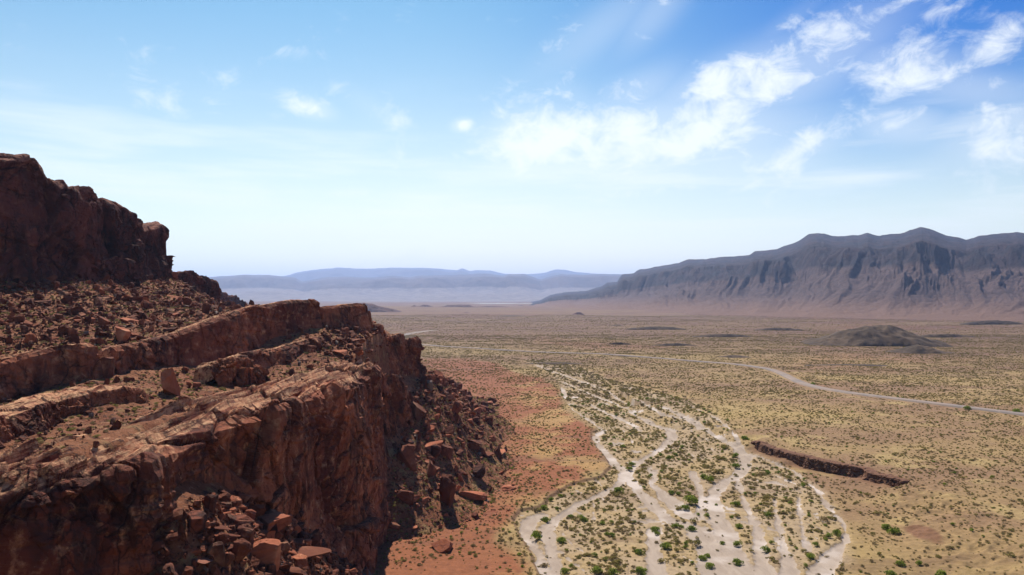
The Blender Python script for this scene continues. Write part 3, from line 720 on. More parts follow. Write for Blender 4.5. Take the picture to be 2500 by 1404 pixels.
u_, inv_ = np.unique(F_, return_inverse=True)
tag(mesh_np('talus_slope', np.stack([TX.ravel(), TY.ravel(), tz], 1)[u_], inv_.reshape(-1, 4), M_TALUS), 'rust red slopes of loose rock and soil around the sandstone ledges', 'rocky slope', kind='structure')

NB = np.array([math.sin(math.radians(22)), 0.03, math.cos(math.radians(22))])
def strata(P, warp=2.0):
    """raised and recessed beds of a tilted stack"""
    s = P @ NB + fbm(P, 22, 3, seed=71) * warp
    q = np.stack([s, s * 0 + 3.3, P[:, 1] * 0.004], 1)
    a = perlin(q / 1.7) + 0.6 * perlin(q / 0.62 + 9)
    return np.tanh(a * 4.0)

def loft(name, lines, nu, nvs, mat, label, cat, seed, big=1.5, block=1.2, bed=0.35, fine=0.25, blk=(6, 6, 13), kind=None, top=3, fins=0.4):
    """a solid rock body through a few lines (foot, face, rim, back): every line has the same number of points"""
    Ls = [np.asarray(l, float) for l in lines]
    ref = Ls[len(Ls) // 2]
    seg = np.r_[0, np.cumsum(np.linalg.norm(np.diff(ref, axis=0), axis=1))]; s = np.linspace(0, seg[-1], nu)
    R = [np.stack([np.interp(s, seg, l[:, k]) for k in range(3)], 1) for l in Ls]
    cols, wt = [], []
    for i, nv in enumerate(nvs):
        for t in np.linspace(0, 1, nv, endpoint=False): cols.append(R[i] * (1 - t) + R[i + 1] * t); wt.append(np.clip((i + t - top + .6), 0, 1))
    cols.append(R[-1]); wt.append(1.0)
    G = np.stack(cols, 1)
    # round the ends off by drawing the last columns in to the middle
    c0, c1 = G[0].mean(0), G[-1].mean(0)
    for k_, w_ in ((0, 1.0), (1, .45), (2, .15)):
        G[k_] = G[k_] * (1 - w_) + c0 * w_; G[-1 - k_] = G[-1 - k_] * (1 - w_) + c1 * w_
    N_ = grid_normals(G)
    if (N_.reshape(-1, 3)[:, 2].mean()) < 0: N_ = -N_; flip = True
    else: flip = False
    P = G.reshape(-1, 3); N_ = N_.reshape(-1, 3)
    wp = P + np.stack([fbm(P, 9, 2, seed=seed + 1), fbm(P, 9, 2, seed=seed + 2), fbm(P, 9, 2, seed=seed + 3)], 1) * 0.35
    blk = np.array(blk, float)
    f1, l1, e1 = facets(wp, blk, seed); f2, l2, e2 = facets(wp, blk / 2.9, seed + 5); f3, l3, e3 = facets(wp, blk / 8.0, seed + 6)
    wt = np.tile(np.array(wt), nu); side = 1 - wt
    d = big * fbm(P, 24, 2, seed=seed)
    amp = block * (.25 + .75 * side)
    d += amp * (f1 / blk.mean() * 1.9 + l1 * .9 - .45 * np.exp(-(e1 / .035) ** 2))
    patch = np.clip(.6 + 1.5 * fbm(P, 16, 2, seed=seed + 8), .12, 1.5)          # some stretches are broken up, others smooth
    d += amp * patch * .55 * (f2 / blk.mean() * 2.9 * 1.7 + l2 * .8 - .3 * np.exp(-(e2 / .06) ** 2))
    d += amp * patch * .22 * (f3 / blk.mean() * 8.0 * 1.5 + l3)
    d += bed * .75 * strata(P) * np.clip(0.3 + 1.2 * fbm(P, 14, 2, seed=seed + 9), 0, 1.2) * side
    d += fine * (fbm(P, 1.6, 4, 0.6, seed=seed + 7, ridged=True)) * (.3 + .7 * side)
    P0 = P; P = P + N_ * d[:, None]
    # thin tilted beds crop out along the top as long flakes: steep on one side, gently sloping on the other
    kk = np.polyfit(ref[:, 1], ref[:, 0], 2)
    q = P0[:, 0] * 1.0 - np.polyval(kk, P0[:, 1]) + fbm(P0 * [1, .12, 1], 6, 3, seed=seed + 11) * 2.2 + P0[:, 1] * .05
    def saw(v): v = v - np.floor(v); return np.where(v < .78, v / .78, (1 - v) / .22)
    P[:, 2] += wt * fins * ((saw(q / 2.5) - .5) * 1.2 + (saw(q / .95 + .5 * fbm(P0 * [1, .2, 1], 5, 2, seed=seed + 12)) - .5) * .5) * (1 + .8 * fbm(P0 * [1, .25, 1], 8, 2, seed=seed + 13))
    Fq = grid_faces(nu, G.shape[1])
    if not flip: Fq = Fq[:, ::-1]
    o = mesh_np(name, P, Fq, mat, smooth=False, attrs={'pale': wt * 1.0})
    return tag(o, label, cat, kind=kind)

def off(R, dx=0, dy=0, z=None, dz=0):
    Q = np.array(R, float).copy(); Q[:, 0] += dx; Q[:, 1] += dy
    if z is not None: Q[:, 2] = z
    Q[:, 2] += dz; return Q
def setz(R, f):
    Q = np.array(R, float).copy(); Q[:, 2] = f(Q[:, 0], Q[:, 1]); return Q

# the eroded bank cut into the edge of the plain right of the wash
pb = np.array([p[:2] for p in PLATEAU]); sb = np.r_[0, np.cumsum(np.hypot(*np.diff(pb, axis=0).T))]
ss = np.linspace(0, sb[-1], 900); bx, by = np.interp(ss, sb, pb[:, 0]), np.interp(ss, sb, pb[:, 1]); kb = (by > 223) & (by < 287); bx, by = bx[kb][::6], by[kb][::6]
bx[1:-1] += RNG.uniform(-.5, .5, len(bx) - 2); tb = np.stack([np.gradient(bx), np.gradient(by)], 1); tb /= np.linalg.norm(tb, axis=1)[:, None]
nb_ = np.stack([-tb[:, 1], tb[:, 0]], 1); nb_ *= np.sign(nb_[:, :1])            # points away from the wash
def bl(k, z): return np.stack([bx + nb_[:, 0] * k, by + nb_[:, 1] * k, z], 1)
zt = ground_height(bx + nb_[:, 0] * 4, by + nb_[:, 1] * 4); zf = ground_height(bx - nb_[:, 0] * 2, by - nb_[:, 1] * 2)
loft('earth_bank', [bl(-1.5, zf - .8), bl(-.5, zf * .5 + zt * .5), bl(0, zt - .05), bl(3.2, zt + .04), bl(4.5, zt - 1.5)], 420, [14, 14, 10, 5], M_BANK,
     'dark eroded earth bank cut along the edge of the plain right of the wash', 'earth bank', 77, big=.3, block=.45, bed=.15, fine=.1, blk=(3, 3, 3), top=2, fins=.0)

# ledge A: the long near cliff
ua = (RA[:, 1] - 50) / 150
footA = setz(off(RA, 2.6), lambda x, y: LOW(x, y) - 3); footA[:, 2] = np.where(RA[:, 1] < 175, np.minimum(footA[:, 2], np.interp(RA[:, 1], [50, 75, 100, 130, 175], [0, 8, 20, 2, -2])), footA[:, 2])
zA = lambda k: footA[:, 2] + (RA[:, 2] - footA[:, 2]) * k
lowA = off(RA, 1.2); lowA[:, 2] = zA(.35)
midA = off(RA, -0.2); midA[:, 2] = zA(.72)
brow = off(RA, 0.35, dz=-1.1)
topA = off(RA, -1.6, dz=-.1)
backA = off(RA, -10, dz=1.5); endA = off(RA, -14, dz=-.6); underA = off(RA, -16, dz=-6)
loft('rock_ledge', [footA, lowA, midA, brow, topA, backA, endA, underA], 1200, [60, 80, 80, 14, 110, 40, 6], M_CLIFF,
     'longest and nearest red sandstone ledge with a tall shaded face and flaky pale top', 'rock ledge', 80, big=1.0, block=1.7, bed=0.42, fine=0.16, blk=(14, 16, 20), top=4, fins=1.05)

# ledge M: low step at the left edge of the terrace
RIM_M = [(-300, 1085, 70), (-100, 1030, 78), (0, 1004, 85), (80, 984, 91), (150, 962, 99), (215, 950, 104), (290, 942, 108), (340, 946, 111), (372, 965, 114)]
RM = np.array([at(*p) for p in RIM_M])
footM = setz(off(RM, 3.0, -1), lambda x, y: MID(x, y) - 3)
loft('rock_ledge', [footM, off(RM, 1.2, dz=-2.6), off(RM, .3, dz=-.6), off(RM, -1.0, dz=-.2), off(RM, -3.8, dz=-.3), off(RM, -6, dz=-4)], 420, [22, 20, 8, 22, 10], M_CLIFF,
     'low rounded rock step above the shrubby shelf at the left edge', 'rock ledge', 90, big=.9, block=.8, bed=.35, fine=.2, blk=(5, 5, 6), top=2)

# ledge B in two lengths, with the gap the photo shows between them
def ledge_B(sel, nu, label, seed, drop):
    R = RB[sel]
    foot = setz(off(R, 2.2, -1.0), lambda x, y: MID(x, y) - 2.5)
    foot[:, 2] = np.minimum(foot[:, 2], R[:, 2] - drop)
    mid = off(R, .9); mid[:, 2] = foot[:, 2] * .5 + R[:, 2] * .5
    loft('rock_ledge', [foot, mid, off(R, .25, dz=-.7), off(R, -.8, dz=.05), off(R, -3.4, dz=-.5), off(R, -5.5, dz=-5)], nu, [36, 40, 10, 26, 8], M_CLIFF, label, 'rock ledge', seed, big=.25, block=.55, bed=.25, fine=.12, blk=(12, 12, 14), top=3, fins=.3)
ledge_B(slice(0, 7), 420, 'dark red rock ledge below the rubble slope, the one cut off at the left edge', 100, 9)
ledge_B(slice(8, 16), 640, 'long upright slab ledge with a smooth orange face below the far mountains', 110, 7)
ledge_B(slice(16, 20), 260, 'short jutting end block of the upper ledge, undercut on its right', 120, 6)

# lower slab in front of ledge B
RIM_B2 = [(520, 905, 150), (560, 880, 156), (600, 866, 162), (650, 855, 169), (700, 845, 177), (760, 828, 188), (805, 818, 197)]
R2 = np.array([at(*p) for p in RIM_B2])
loft('rock_ledge', [setz(off(R2, 2.5, -1), lambda x, y: MID(x, y) - 3), off(R2, 1, dz=-2), off(R2, .2, dz=-.5), off(R2, -1), off(R2, -2.6, dz=-.2), off(R2, -4.5, dz=-4)], 320, [20, 18, 8, 14, 8], M_CLIFF,
     'smooth lower slab lying in the shadow of the long upright slab ledge', 'rock ledge', 130, big=.5, block=.5, bed=.2, fine=.12, blk=(6, 6, 6))
# humped block at its left end
RIM_H = [(528, 895, 138), (545, 880, 140), (600, 876, 144), (640, 893, 147), (652, 905, 148)]
RH = np.array([at(*p) for p in RIM_H])
loft('rock_outcrop', [setz(off(RH, 2.5, -1), lambda x, y: MID(x, y) - 3), off(RH, 1.2, dz=-1.6), off(RH, .2, dz=-.4), off(RH, -1.2), off(RH, -4, dz=-.6), off(RH, -5, dz=-5)], 180, [20, 18, 8, 14, 8], M_CLIFF,
     'sunlit humped block of orange rock beside the standing boulders on the shelf', 'rock outcrop', 135, big=.7, block=.8, bed=.3, fine=.15, blk=(4, 4, 5))
# lumps under the end block and the square tower with the buttress below it
def outcrop(rim, foot_z, back, label, seed, nu=220, **kw):
    R = np.array([at(*p) for p in rim]); f = off(R, kw.pop('out', 2.2), -.8)
    f[:, 2] = foot_z if not callable(foot_z) else foot_z(f[:, 0], f[:, 1])
    mid = off(R, .8); mid[:, 2] = f[:, 2] * .5 + R[:, 2] * .5
    return loft(kw.pop('name', 'rock_outcrop'), [f, mid, off(R, .15, dz=-.5), off(R, -.9), off(R, -back, dz=-.6), off(R, -back - 2, dz=-8)], nu, [40, 40, 8, 22, 12], kw.pop('mat', M_CLIFF), label, 'rock outcrop', seed, **kw)
outcrop([(870, 815, 222), (893, 792, 226), (905, 790, 230), (925, 795, 234), (933, 812, 238), (938, 830, 240)], 42, 6, 'rounded red lump of rock at the foot of the jutting end block', 140, big=.8, block=.8, bed=.2, fine=.2, blk=(4, 4, 6))
outcrop([(935, 832, 236), (955, 822, 240), (980, 815, 248), (990, 828, 252), (1015, 830, 258), (1026, 850, 264)], 26, 9, 'square topped red rock tower at the right end of the ledges', 145, 260, big=1.0, block=1.2, bed=.3, fine=.25, blk=(5, 5, 12))
outcrop([(934, 905, 208), (950, 915, 214), (975, 925, 222), (995, 950, 230), (1004, 985, 236)], 14, 8, 'orange buttress of rock below the square topped tower', 150, 260, big=1.1, block=1.0, bed=.3, fine=.25, blk=(5, 5, 12))

# the high cliff
RIM_C = [(-420, 360, 160), (-200, 372, 180), (-80, 378, 190), (0, 381, 198), (60, 387, 202), (85, 381, 205), (100, 388, 206), (118, 408, 209), (128, 432, 211), (150, 452, 214), (160, 442, 216), (168, 440, 217), (170, 462, 218), (190, 458, 222), (205, 452, 225), (235, 455, 229), (252, 470, 232), (250, 482, 234),
         (272, 485, 239), (290, 492, 243), (320, 508, 250), (345, 530, 257), (360, 552, 262), (372, 551, 268), (398, 544, 280), (413, 552, 288), (416, 575, 292)]
RC = np.array([at(*p) for p in RIM_C])
fc = setz(off(RC, 2.5), lambda x, y: UP(x, y) - 5)
cz = lambda k: fc[:, 2] + (RC[:, 2] - fc[:, 2]) * k
lc, mc, hc = off(RC, .8), off(RC, 0.0), off(RC, -.3)
lc[:, 2], mc[:, 2], hc[:, 2] = cz(.3), cz(.6), cz(.93)
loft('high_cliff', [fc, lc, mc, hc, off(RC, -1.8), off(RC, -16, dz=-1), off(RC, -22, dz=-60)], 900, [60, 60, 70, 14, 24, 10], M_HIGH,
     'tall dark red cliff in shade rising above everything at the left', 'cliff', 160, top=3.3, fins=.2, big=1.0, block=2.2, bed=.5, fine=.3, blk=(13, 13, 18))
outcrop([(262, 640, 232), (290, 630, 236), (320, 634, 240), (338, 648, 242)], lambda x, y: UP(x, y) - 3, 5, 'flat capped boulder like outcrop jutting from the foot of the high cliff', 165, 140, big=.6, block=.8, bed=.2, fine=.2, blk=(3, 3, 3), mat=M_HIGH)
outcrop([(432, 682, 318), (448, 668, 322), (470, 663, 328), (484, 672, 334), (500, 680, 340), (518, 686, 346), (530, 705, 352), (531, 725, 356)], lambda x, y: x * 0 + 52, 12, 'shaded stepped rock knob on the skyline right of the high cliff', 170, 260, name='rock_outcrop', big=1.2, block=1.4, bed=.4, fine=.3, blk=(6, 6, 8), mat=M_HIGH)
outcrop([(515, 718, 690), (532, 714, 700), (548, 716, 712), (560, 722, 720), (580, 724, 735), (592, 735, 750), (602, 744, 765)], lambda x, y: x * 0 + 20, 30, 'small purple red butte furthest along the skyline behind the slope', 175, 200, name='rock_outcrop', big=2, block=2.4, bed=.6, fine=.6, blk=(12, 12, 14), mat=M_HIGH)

# ------------------------------------------------------------------ rocks
def rock_proto(seed, squash=(1, 1, .7), cuts=9):
    r = np.random.default_rng(seed)
    import bmesh
    bm = bmesh.new(); bmesh.ops.create_icosphere(bm, subdivisions=5, radius=1.0)
    V = np.array([v.co[:] for v in bm.verts])
    for i in range(cuts):
        n = r.normal(size=3); n /= np.linalg.norm(n); h = r.uniform(.30, .66)
        dd_ = V @ n - h; V = np.where(dd_[:, None] > 0, V - n * (dd_ * .96)[:, None], V)
    V = V + V * (fbm(V + seed, .5, 4, .55, seed, ridged=True)[:, None] * .07)
    V = V + V * (np.tanh(6 * perlin(np.stack([V @ np.array([.3, .2, .93]) * 4, V[:, 0] * .4, V[:, 1] * .4], 1) + seed))[:, None] * .025)
    V *= np.array(squash)
    if seed == 9: V[:, :2] *= (1.05 - .5 * (V[:, 2:3] / V[:, 2].max()))
    V /= np.ptp(V, axis=0).max()
    V[:, 2] -= V[:, 2].min() * .7
    for v, c in zip(bm.verts, V): v.co = c
    me = bpy.data.meshes.new('boulder'); bm.to_mesh(me); bm.free(); me.materials.append(M_BOULDER)
    return me
PROTO = [rock_proto(s, q, c) for s, q, c in ((1, (1, .8, .7), 9), (2, (1, 1, .55), 12), (3, (1, .6, .9), 10), (4, (1.3, .7, .4), 12), (5, (.9, .8, 1.1), 12), (6, (1, .9, .75), 8), (7, (1.5, .8, .35), 14), (8, (1, .75, .8), 14), (9, (.7, .6, 1.3), 12), (10, (1, 1, .9), 16))]
SHAPES = ['blocky', 'low squat', 'narrow', 'flat slab like', 'upright', 'rounded', 'thin plate like', 'angular', 'tall pointed', 'chunky']

def surface(x, y):
    return np.maximum(talus_height(x, y), ground_height(x, y))

def place_rock(me, x, y, s, rot, label, group, z=None, sink=.12, scale=None, name='boulder'):
    o = bpy.data.objects.new(name, me); COL.objects.link(o)
    if z is None: z = float(surface(np.array([x]), np.array([y]))[0])
    sc = scale or (s, s, s)
    o.location = (x, y, z - sink * s * .5); o.scale = sc; o.rotation_euler = rot
    tag(o, label, 'boulder', group)
    return o

# boulders one can pick out: (px, py of the foot, depth or None when on the surface, width px, shape, aspect z, tilt, label)
def hit(px, py):
    """first point of the rock slope or plain along the view ray through a pixel"""
    d = np.linspace(60, 460, 1600); p = at(px, py, 1.0)
    x = p[0] * d; z = CAM_H + (p[2] - CAM_H) * d
    s = surface(x, d); k = np.argmax(s > z)
    return x[k], d[k]
HERO = [(1082, 1345, 66, 5, 1.0, 'big dark cube shaped boulder alone on the red flat near the cliff foot'),
        (1090, 1240, 60, 4, 1.5, 'tallest shaded boulder in the middle of the rockfall'),
        (1085, 1205, 60, 0, .8, 'wide layered boulder with a lit brow just above the tallest shaded one'),
        (1145, 1222, 66, 0, .75, 'broad layered boulder with a sunlit top right of the tallest shaded one'),
        (1125, 1162, 30, 5, .8, 'smooth pale top boulder above the broad layered one'),
        (1170, 1172, 34, 9, 1.2, 'square dark boulder with a hollow beside the smooth pale top one'),
        (1205, 1215, 90, 3, .5, 'longest leaning slab at the right edge of the rockfall'),
        (1245, 1195, 46, 1, .6, 'outermost low boulder beside the yellow grass at the wash'),
        (1190, 1260, 40, 5, .6, 'rounded boulder in front of the long leaning slab'),
        (1160, 1200, 40, 6, .45, 'thin tilted slab left of the long leaning slab'),
        (1045, 1170, 50, 8, 1.1, 'tall leaning boulder close to the cliff foot in deep shade'),
        (1000, 1150, 60, 4, 1.1, 'large shaded boulder against the orange buttress'),
        (1060, 1110, 50, 7, 1.3, 'large dark block high on the rockfall below the tower'),
        (1150, 1090, 60, 7, .8, 'dark boulder cluster head at the top right of the rockfall'),
        (1215, 1110, 56, 3, .5, 'black capped flat boulder at the right edge of the upper rockfall'),
        (1180, 1115, 50, 1, .5, 'low sunlit boulder below the black capped flat one'),
        (1195, 988, 24, 7, .9, 'dark boulder standing apart on the red flat beyond the rockfall'),
        (1210, 992, 20, 0, .7, 'small red boulder touching the dark one beyond the rockfall'),
        (985, 1235, 44, 9, 1.0, 'squarish boulder at the dark left side of the rockfall'),
        (960, 1300, 34, 2, .8, 'grey sided boulder near the cliff foot above the open red flat'),
        (395, 965, 66, 8, 1.15, 'tall pointed boulder standing on the shelf between the ledges'),
        (250, 925, 58, 4, 1.0, 'squat upright boulder fallen below the gap in the upper ledge'),
        (492, 935, 84, 3, .7, 'wide flat topped boulder beside the sunlit humped block'),
        (470, 965, 84, 6, .6, 'dark tilted slab with a grey patch lying on the shelf'),
        (430, 975, 34, 0, .6, 'small sunlit boulder at the foot of the tall pointed one'),
        (860, 838, 60, 1, .6, 'pale red slab lying under the jutting end block'),
        (830, 870, 46, 7, .7, 'dark broken boulder in the hollow under the jutting end block'),
        (870, 865, 40, 9, .7, 'blackish boulder in the hollow beside the broken dark one'),
        (735, 880, 30, 3, .5, 'small flat slab on the slope above the long ledge'),
        (442, 1330, 26, 8, 2.0, 'narrow pale grey pinnacle leaning at the left of the foreground pile'),
        (640, 1290, 110, 0, .8, 'big boulder with a sunlit crest on top of the foreground pile'),
        (760, 1335, 40, 9, .8, 'white topped boulder on the right shoulder of the foreground pile'),
        (700, 1345, 150, 6, .5, 'long dark slab sloping down the right side of the foreground pile'),
        (560, 1360, 44, 0, .9, 'small sunlit cube of rock in the lower foreground pile'),
        (640, 1395, 110, 4, .8, 'large shaded block near the bottom of the foreground pile'),
        (690, 1400, 80, 1, .7, 'broad boulder with a lit top at the bottom of the foreground pile'),
        (510, 1300, 60, 3, .7, 'slabby boulder at the crest of the foreground pile, left side'),
        (560, 1285, 70, 9, .6, 'knobbly sunlit boulder at the very top of the foreground pile'),
        (610, 1330, 80, 3, .8, 'dark leaning slab in the middle of the foreground pile'),
        (480, 1395, 90, 6, .5, 'grey layered boulder at the bottom left of the foreground pile'),
        (230, 1105, 20, 4, 1.0, 'small boulder on the shelf beside the low step'),
        (85, 1130, 30, 5, .8, 'rounded boulder where the shelf meets the pale ledge top at left'),
        (290, 835, 44, 9, 1.2, 'dark upright boulder on the rubble slope above the upper ledge'),
        (310, 790, 60, 1, .7, 'shaded boulder with a flat top on the upper rubble slope'),
        (420, 728, 60, 5, .6, 'smooth sunlit hump of rock below the high cliff\'s end'),
        (300, 735, 70, 1, .5, 'wide pale orange slab in the upper rubble slope'),
        (500, 755, 50, 5, .7, 'dark rounded boulder near the right end of the rubble slope'),
        (395, 790, 28, 3, .4, 'palest flat slab on the right part of the rubble slope'),
        (100, 745, 40, 7, .8, 'dark boulder high in the left part of the rubble slope')]
r_ = random.Random(5)
RK = []
for px, py, w, sh, zz, lab in HERO:
    x, y = hit(px, py); s = 1.15 * w * y / F_PX
    o = place_rock(PROTO[sh], x, y + s * .3, s, (r_.uniform(-.15, .15), r_.uniform(-.15, .15), r_.uniform(0, 6.28)), lab, 'boulders fallen from the cliffs', scale=(s, s, s * zz * .9), sink=.2)
    RK.append(o)

def thin(x, y):
    h = talus_height(x, y, False); return np.random.default_rng(91).random(len(x)) < .10 + .9 * sstep(2, 15, h)
def zone_pts(n, xr, yr, fn, smin, smax, power, seed):
    g = np.random.default_rng(seed)
    x = g.uniform(*xr, n); y = g.uniform(*yr, n); ok = fn(x, y)
    x, y = x[ok], y[ok]; m = len(x)
    s = smin * (1 - g.random(m) * (1 - (smin / smax) ** power)) ** (-1 / power)
    return x, y, s, np.full(m, seed)
inA = lambda x, y: x > line_x(RA, y) + 2.5
Z = [zone_pts(24000, (-38, 8), (172, 430), lambda x, y: (talus_height(x, y, False) > .3) & inA(x, y) & thin(x, y), .35, 6.5, 1.55, 1),
     zone_pts(7500, (-36, 10), (160, 430), lambda x, y: (talus_height(x, y, False) > -1.2) & inA(x, y) & (x < 8 - np.abs(y - 260) * .08), .25, 1.8, 2.0, 6),
     zone_pts(42000, (-137, -48), (124, 335), lambda x, y: (x < line_x(RB, y) - 6) & (UP(x, y) < 72), .35, 4.2, 2.0, 2),
     zone_pts(11000, (-40, -20), (70, 158), lambda x, y: (talus_height(x, y, False) > 1.0) & (x > line_x(RA, y) + 1.2), .3, 3.6, 1.5, 3),
     zone_pts(9000, (-90, -40), (76, 235), lambda x, y: (x < line_x(RA, y) - 8) & (x > line_x(RB, y) + 2.5), .2, 2.6, 1.9, 4),
     zone_pts(700, (-52, -40), (185, 240), lambda x, y: x < line_x(RA, y) - 5, .8, 3.2, 2, 5)]
rx, ry, rs, rz = (np.concatenate([z[i] for z in Z]) for i in range(4))
rh = surface(rx, ry)
ppx, ppy, pdd = to_px(np.stack([rx, ry, rh + rs * .3], 1))
vis = (ppx > -60) & (ppx < 2560) & (ppy < 1440)
rx, ry, rs, rz, rh, ppx, ppy, pdd = (a[vis] for a in (rx, ry, rs, rz, rh, ppx, ppy, pdd))
# what the ledge hides does not count among the largest
hidden = ((rz == 3) & (ppx < 440)) | ((rz == 1) & (ppx < 880)) 
appar = rs / pdd * F_PX * np.where(hidden, .1, 1)
order = np.argsort(-appar)
N_IND = 245
ind, rest = order[:N_IND], order[N_IND:]
WHERE = {1: ('on the rockfall slope below the tower', 'boulders in the rockfall below the tower'), 6: ('on the red flat at the rockfall foot', 'stones at the rockfall foot'), 2: ('on the rubble slope under the high cliff', 'boulders on the rubble slope under the high cliff'),
         3: ('in the foreground rock pile', 'boulders in the foreground pile'), 4: ('on the shelf between the ledges', 'boulders on the shelf'), 5: ('in the hollow under the jutting end block', 'boulders in the hollow')}
def near_words(px, py, q):
    if q == 1: return ('upper' if py < 1060 else 'middle' if py < 1180 else 'lower') + (' left' if px < 1060 else ' right') + ' part of the rockfall below the tower'
    if q == 2: return ('upper' if py < 745 else 'lower') + (' left part' if px < 190 else ' middle part' if px < 360 else ' right part') + ' of the rubble slope below the cliff'
    if q == 3: return ('top' if py < 1300 else 'lower part') + ' of the foreground rock pile' + (' by the cliff face' if px < 560 else '')
    if q == 4: return 'shelf between the ledges, ' + ('left half' if px < 400 else 'right half')
    if q == 5: return 'hollow under the jutting end block'
    return 'red flat at the foot of the rockfall'
for i in ind:
    sh = r_.randrange(10)
    big_ = 'small' if rs[i] < 1.1 else 'medium' if rs[i] < 2.2 else 'large'
    lab = f'{big_} {SHAPES[sh]} boulder, {near_words(ppx[i], ppy[i], rz[i])}'
    o = place_rock(PROTO[sh], rx[i], ry[i], rs[i], (r_.uniform(-.35, .35), r_.uniform(-.35, .35), r_.uniform(0, 6.28)), lab, WHERE[int(rz[i])][1], z=float(rh[i]), sink=.3)

def scatter(name, pts, scl, rot, idx, sources, label, cat, tilt=None):
    me = bpy.data.meshes.new(name); n = len(pts)
    me.vertices.add(n); me.vertices.foreach_set('co', np.asarray(pts, np.float32).ravel())
    for an, av, ty_ in (('s', scl, 'FLOAT'), ('pick', idx, 'INT')):
        a = me.attributes.new(an, ty_, 'POINT'); a.data.foreach_set('value', np.asarray(av, np.float32 if ty_ == 'FLOAT' else np.int32))
    a = me.attributes.new('rot', 'FLOAT_VECTOR', 'POINT'); a.data.foreach_set('vector', np.asarray(rot, np.float32).ravel())
    o = bpy.data.objects.new(name, me); COL.objects.link(o)
    g = bpy.data.node_groups.new(name + '_scatter', 'GeometryNodeTree')
    g.interface.new_socket('Geometry', in_out='INPUT', socket_type='NodeSocketGeometry'); g.interface.new_socket('Geometry', in_out='OUTPUT', socket_type='NodeSocketGeometry')
    gi = g.nodes.new('NodeGroupInput'); go = g.nodes.new('NodeGroupOutput')
    iop = g.nodes.new('GeometryNodeInstanceOnPoints'); join = g.nodes.new('GeometryNodeGeometryToInstance')
    for s in reversed(sources):
        oi = g.nodes.new('GeometryNodeObjectInfo'); oi.inputs['Object'].default_value = s; oi.inputs['As Instance'].default_value = False
        oi.transform_space = 'ORIGINAL'
        g.links.new(oi.outputs['Geometry'], join.inputs[0])
    def attr(nm, ty_):
        a = g.nodes.new('GeometryNodeInputNamedAttribute'); a.data_type = ty_; a.inputs[0].default_value = nm; return a.outputs[0]
    g.links.new(gi.outputs[0], iop.inputs['Points']); g.links.new(join.outputs[0], iop.inputs['Instance'])
    iop.inputs['Pick Instance'].default_value = True
    g.links.new(attr('pick', 'INT'), iop.inputs['Instance Index'])
    g.links.new(attr('rot', 'FLOAT_VECTOR'), iop.inputs['Rotation'])
    g.links.new(attr('s', 'FLOAT'), iop.inputs['Scale'])
    g.links.new(iop.outputs[0], go.inputs[0])
    md = o.modifiers.new('scatter', 'NODES'); md.node_group = g
    return tag(o, label, cat, kind='stuff')

src = {}
for o in COL.objects:
    if o.name.startswith('boulder') and o.data.name not in src: src[o.data.name] = o
srcs = list(src.values())
m_ = len(rest); gg = np.random.default_rng(3)
scatter('rubble', np.stack([rx[rest], ry[rest], rh[rest] - rs[rest] * gg.uniform(.05, .32, m_)], 1), rs[rest], np.stack([gg.uniform(-.4, .4, m_), gg.uniform(-.4, .4, m_), gg.uniform(0, 6.28, m_)], 1), gg.integers(0, len(srcs), m_), srcs,
        'loose red rock rubble strewn over the slopes', 'rubble')

# ------------------------------------------------------------------ shrubs
def shrub_proto(name, seed, mat, leaves, h, leaf, lobes):
    """a low mound of small leaf clumps reaching the ground, about one unit across"""
    r = np.random.default_rng(seed); V, Fc = [], []
    L = []
    for i in range(lobes):
        a = r.uniform(0, 6.28); d = r.uniform(.05, .3); L.append((math.cos(a) * d, math.sin(a) * d, r.uniform(.12, .5) * h, r.uniform(.2, .32)))
    for i in range(leaves):
        c = L[r.integers(lobes)]
        n = r.normal(size=3); n[2] = abs(n[2]) - .35; n /= np.linalg.norm(n); rad = c[3] * r.uniform(.7, 1.08)
        p = np.array([c[0], c[1], c[2]]) + n * rad * [1, 1, h]; p[2] = max(p[2], r.uniform(.0, .06))
        n2 = n + r.normal(size=3) * .55; n2 /= np.linalg.norm(n2)
        t = np.cross(n2, r.normal(size=3)); t /= np.linalg.norm(t); b = np.cross(n2, t); s = leaf * r.uniform(.6, 1.3)
        k = len(V); V += [p - t * s, p + b * s * .7, p + t * s, p - b * s * .7]; Fc.append((k, k + 1, k + 2, k + 3))
    V = np.array(V); sp = np.ptp(V[:, :2], axis=0).max(); V /= sp
    me = bpy.data.meshes.new(name); me.from_pydata(V.tolist(), [], Fc); me.materials.append(mat); me.update()
    return me
SH = [shrub_proto('green_bush', 1, M_GREEN, 620, .75, .05, 7), shrub_proto('green_bush', 2, M_GREEN, 560, .65, .05, 6), shrub_proto('green_bush', 3, M_GREEN, 620, .9, .05, 8),
      shrub_proto('olive_bush', 4, M_OLIVE, 300, .6, .06, 5), shrub_proto('olive_bush', 5, M_OLIVE, 280, .7, .06, 4), shrub_proto('olive_bush', 6, M_OLIVE, 300, .5, .06, 6),
      shrub_proto('dry_bush', 7, M_DRY, 200, .6, .055, 4), shrub_proto('dry_bush', 8, M_DRY, 200, .5, .06, 5),
      shrub_proto('olive_bush', 9, M_OLIVE, 60, .6, .13, 3), shrub_proto('dry_bush', 10, M_DRY, 55, .5, .13, 3)]
SHN = ['green', 'green', 'green', 'olive', 'olive', 'olive', 'dry brown', 'dry brown', 'olive', 'dry brown']
def place_shrub(k, x, y, s, label, group, z=None):
    o = bpy.data.objects.new('shrub', SH[k]); COL.objects.link(o)
    if z is None: z = float(ground_height(np.array([x]), np.array([y]))[0])
    o.location = (x, y, z - .05 * s); o.scale = (s, s, s); o.rotation_euler = (0, 0, random.uniform(0, 6.28))
    return tag(o, label, 'bush', group)
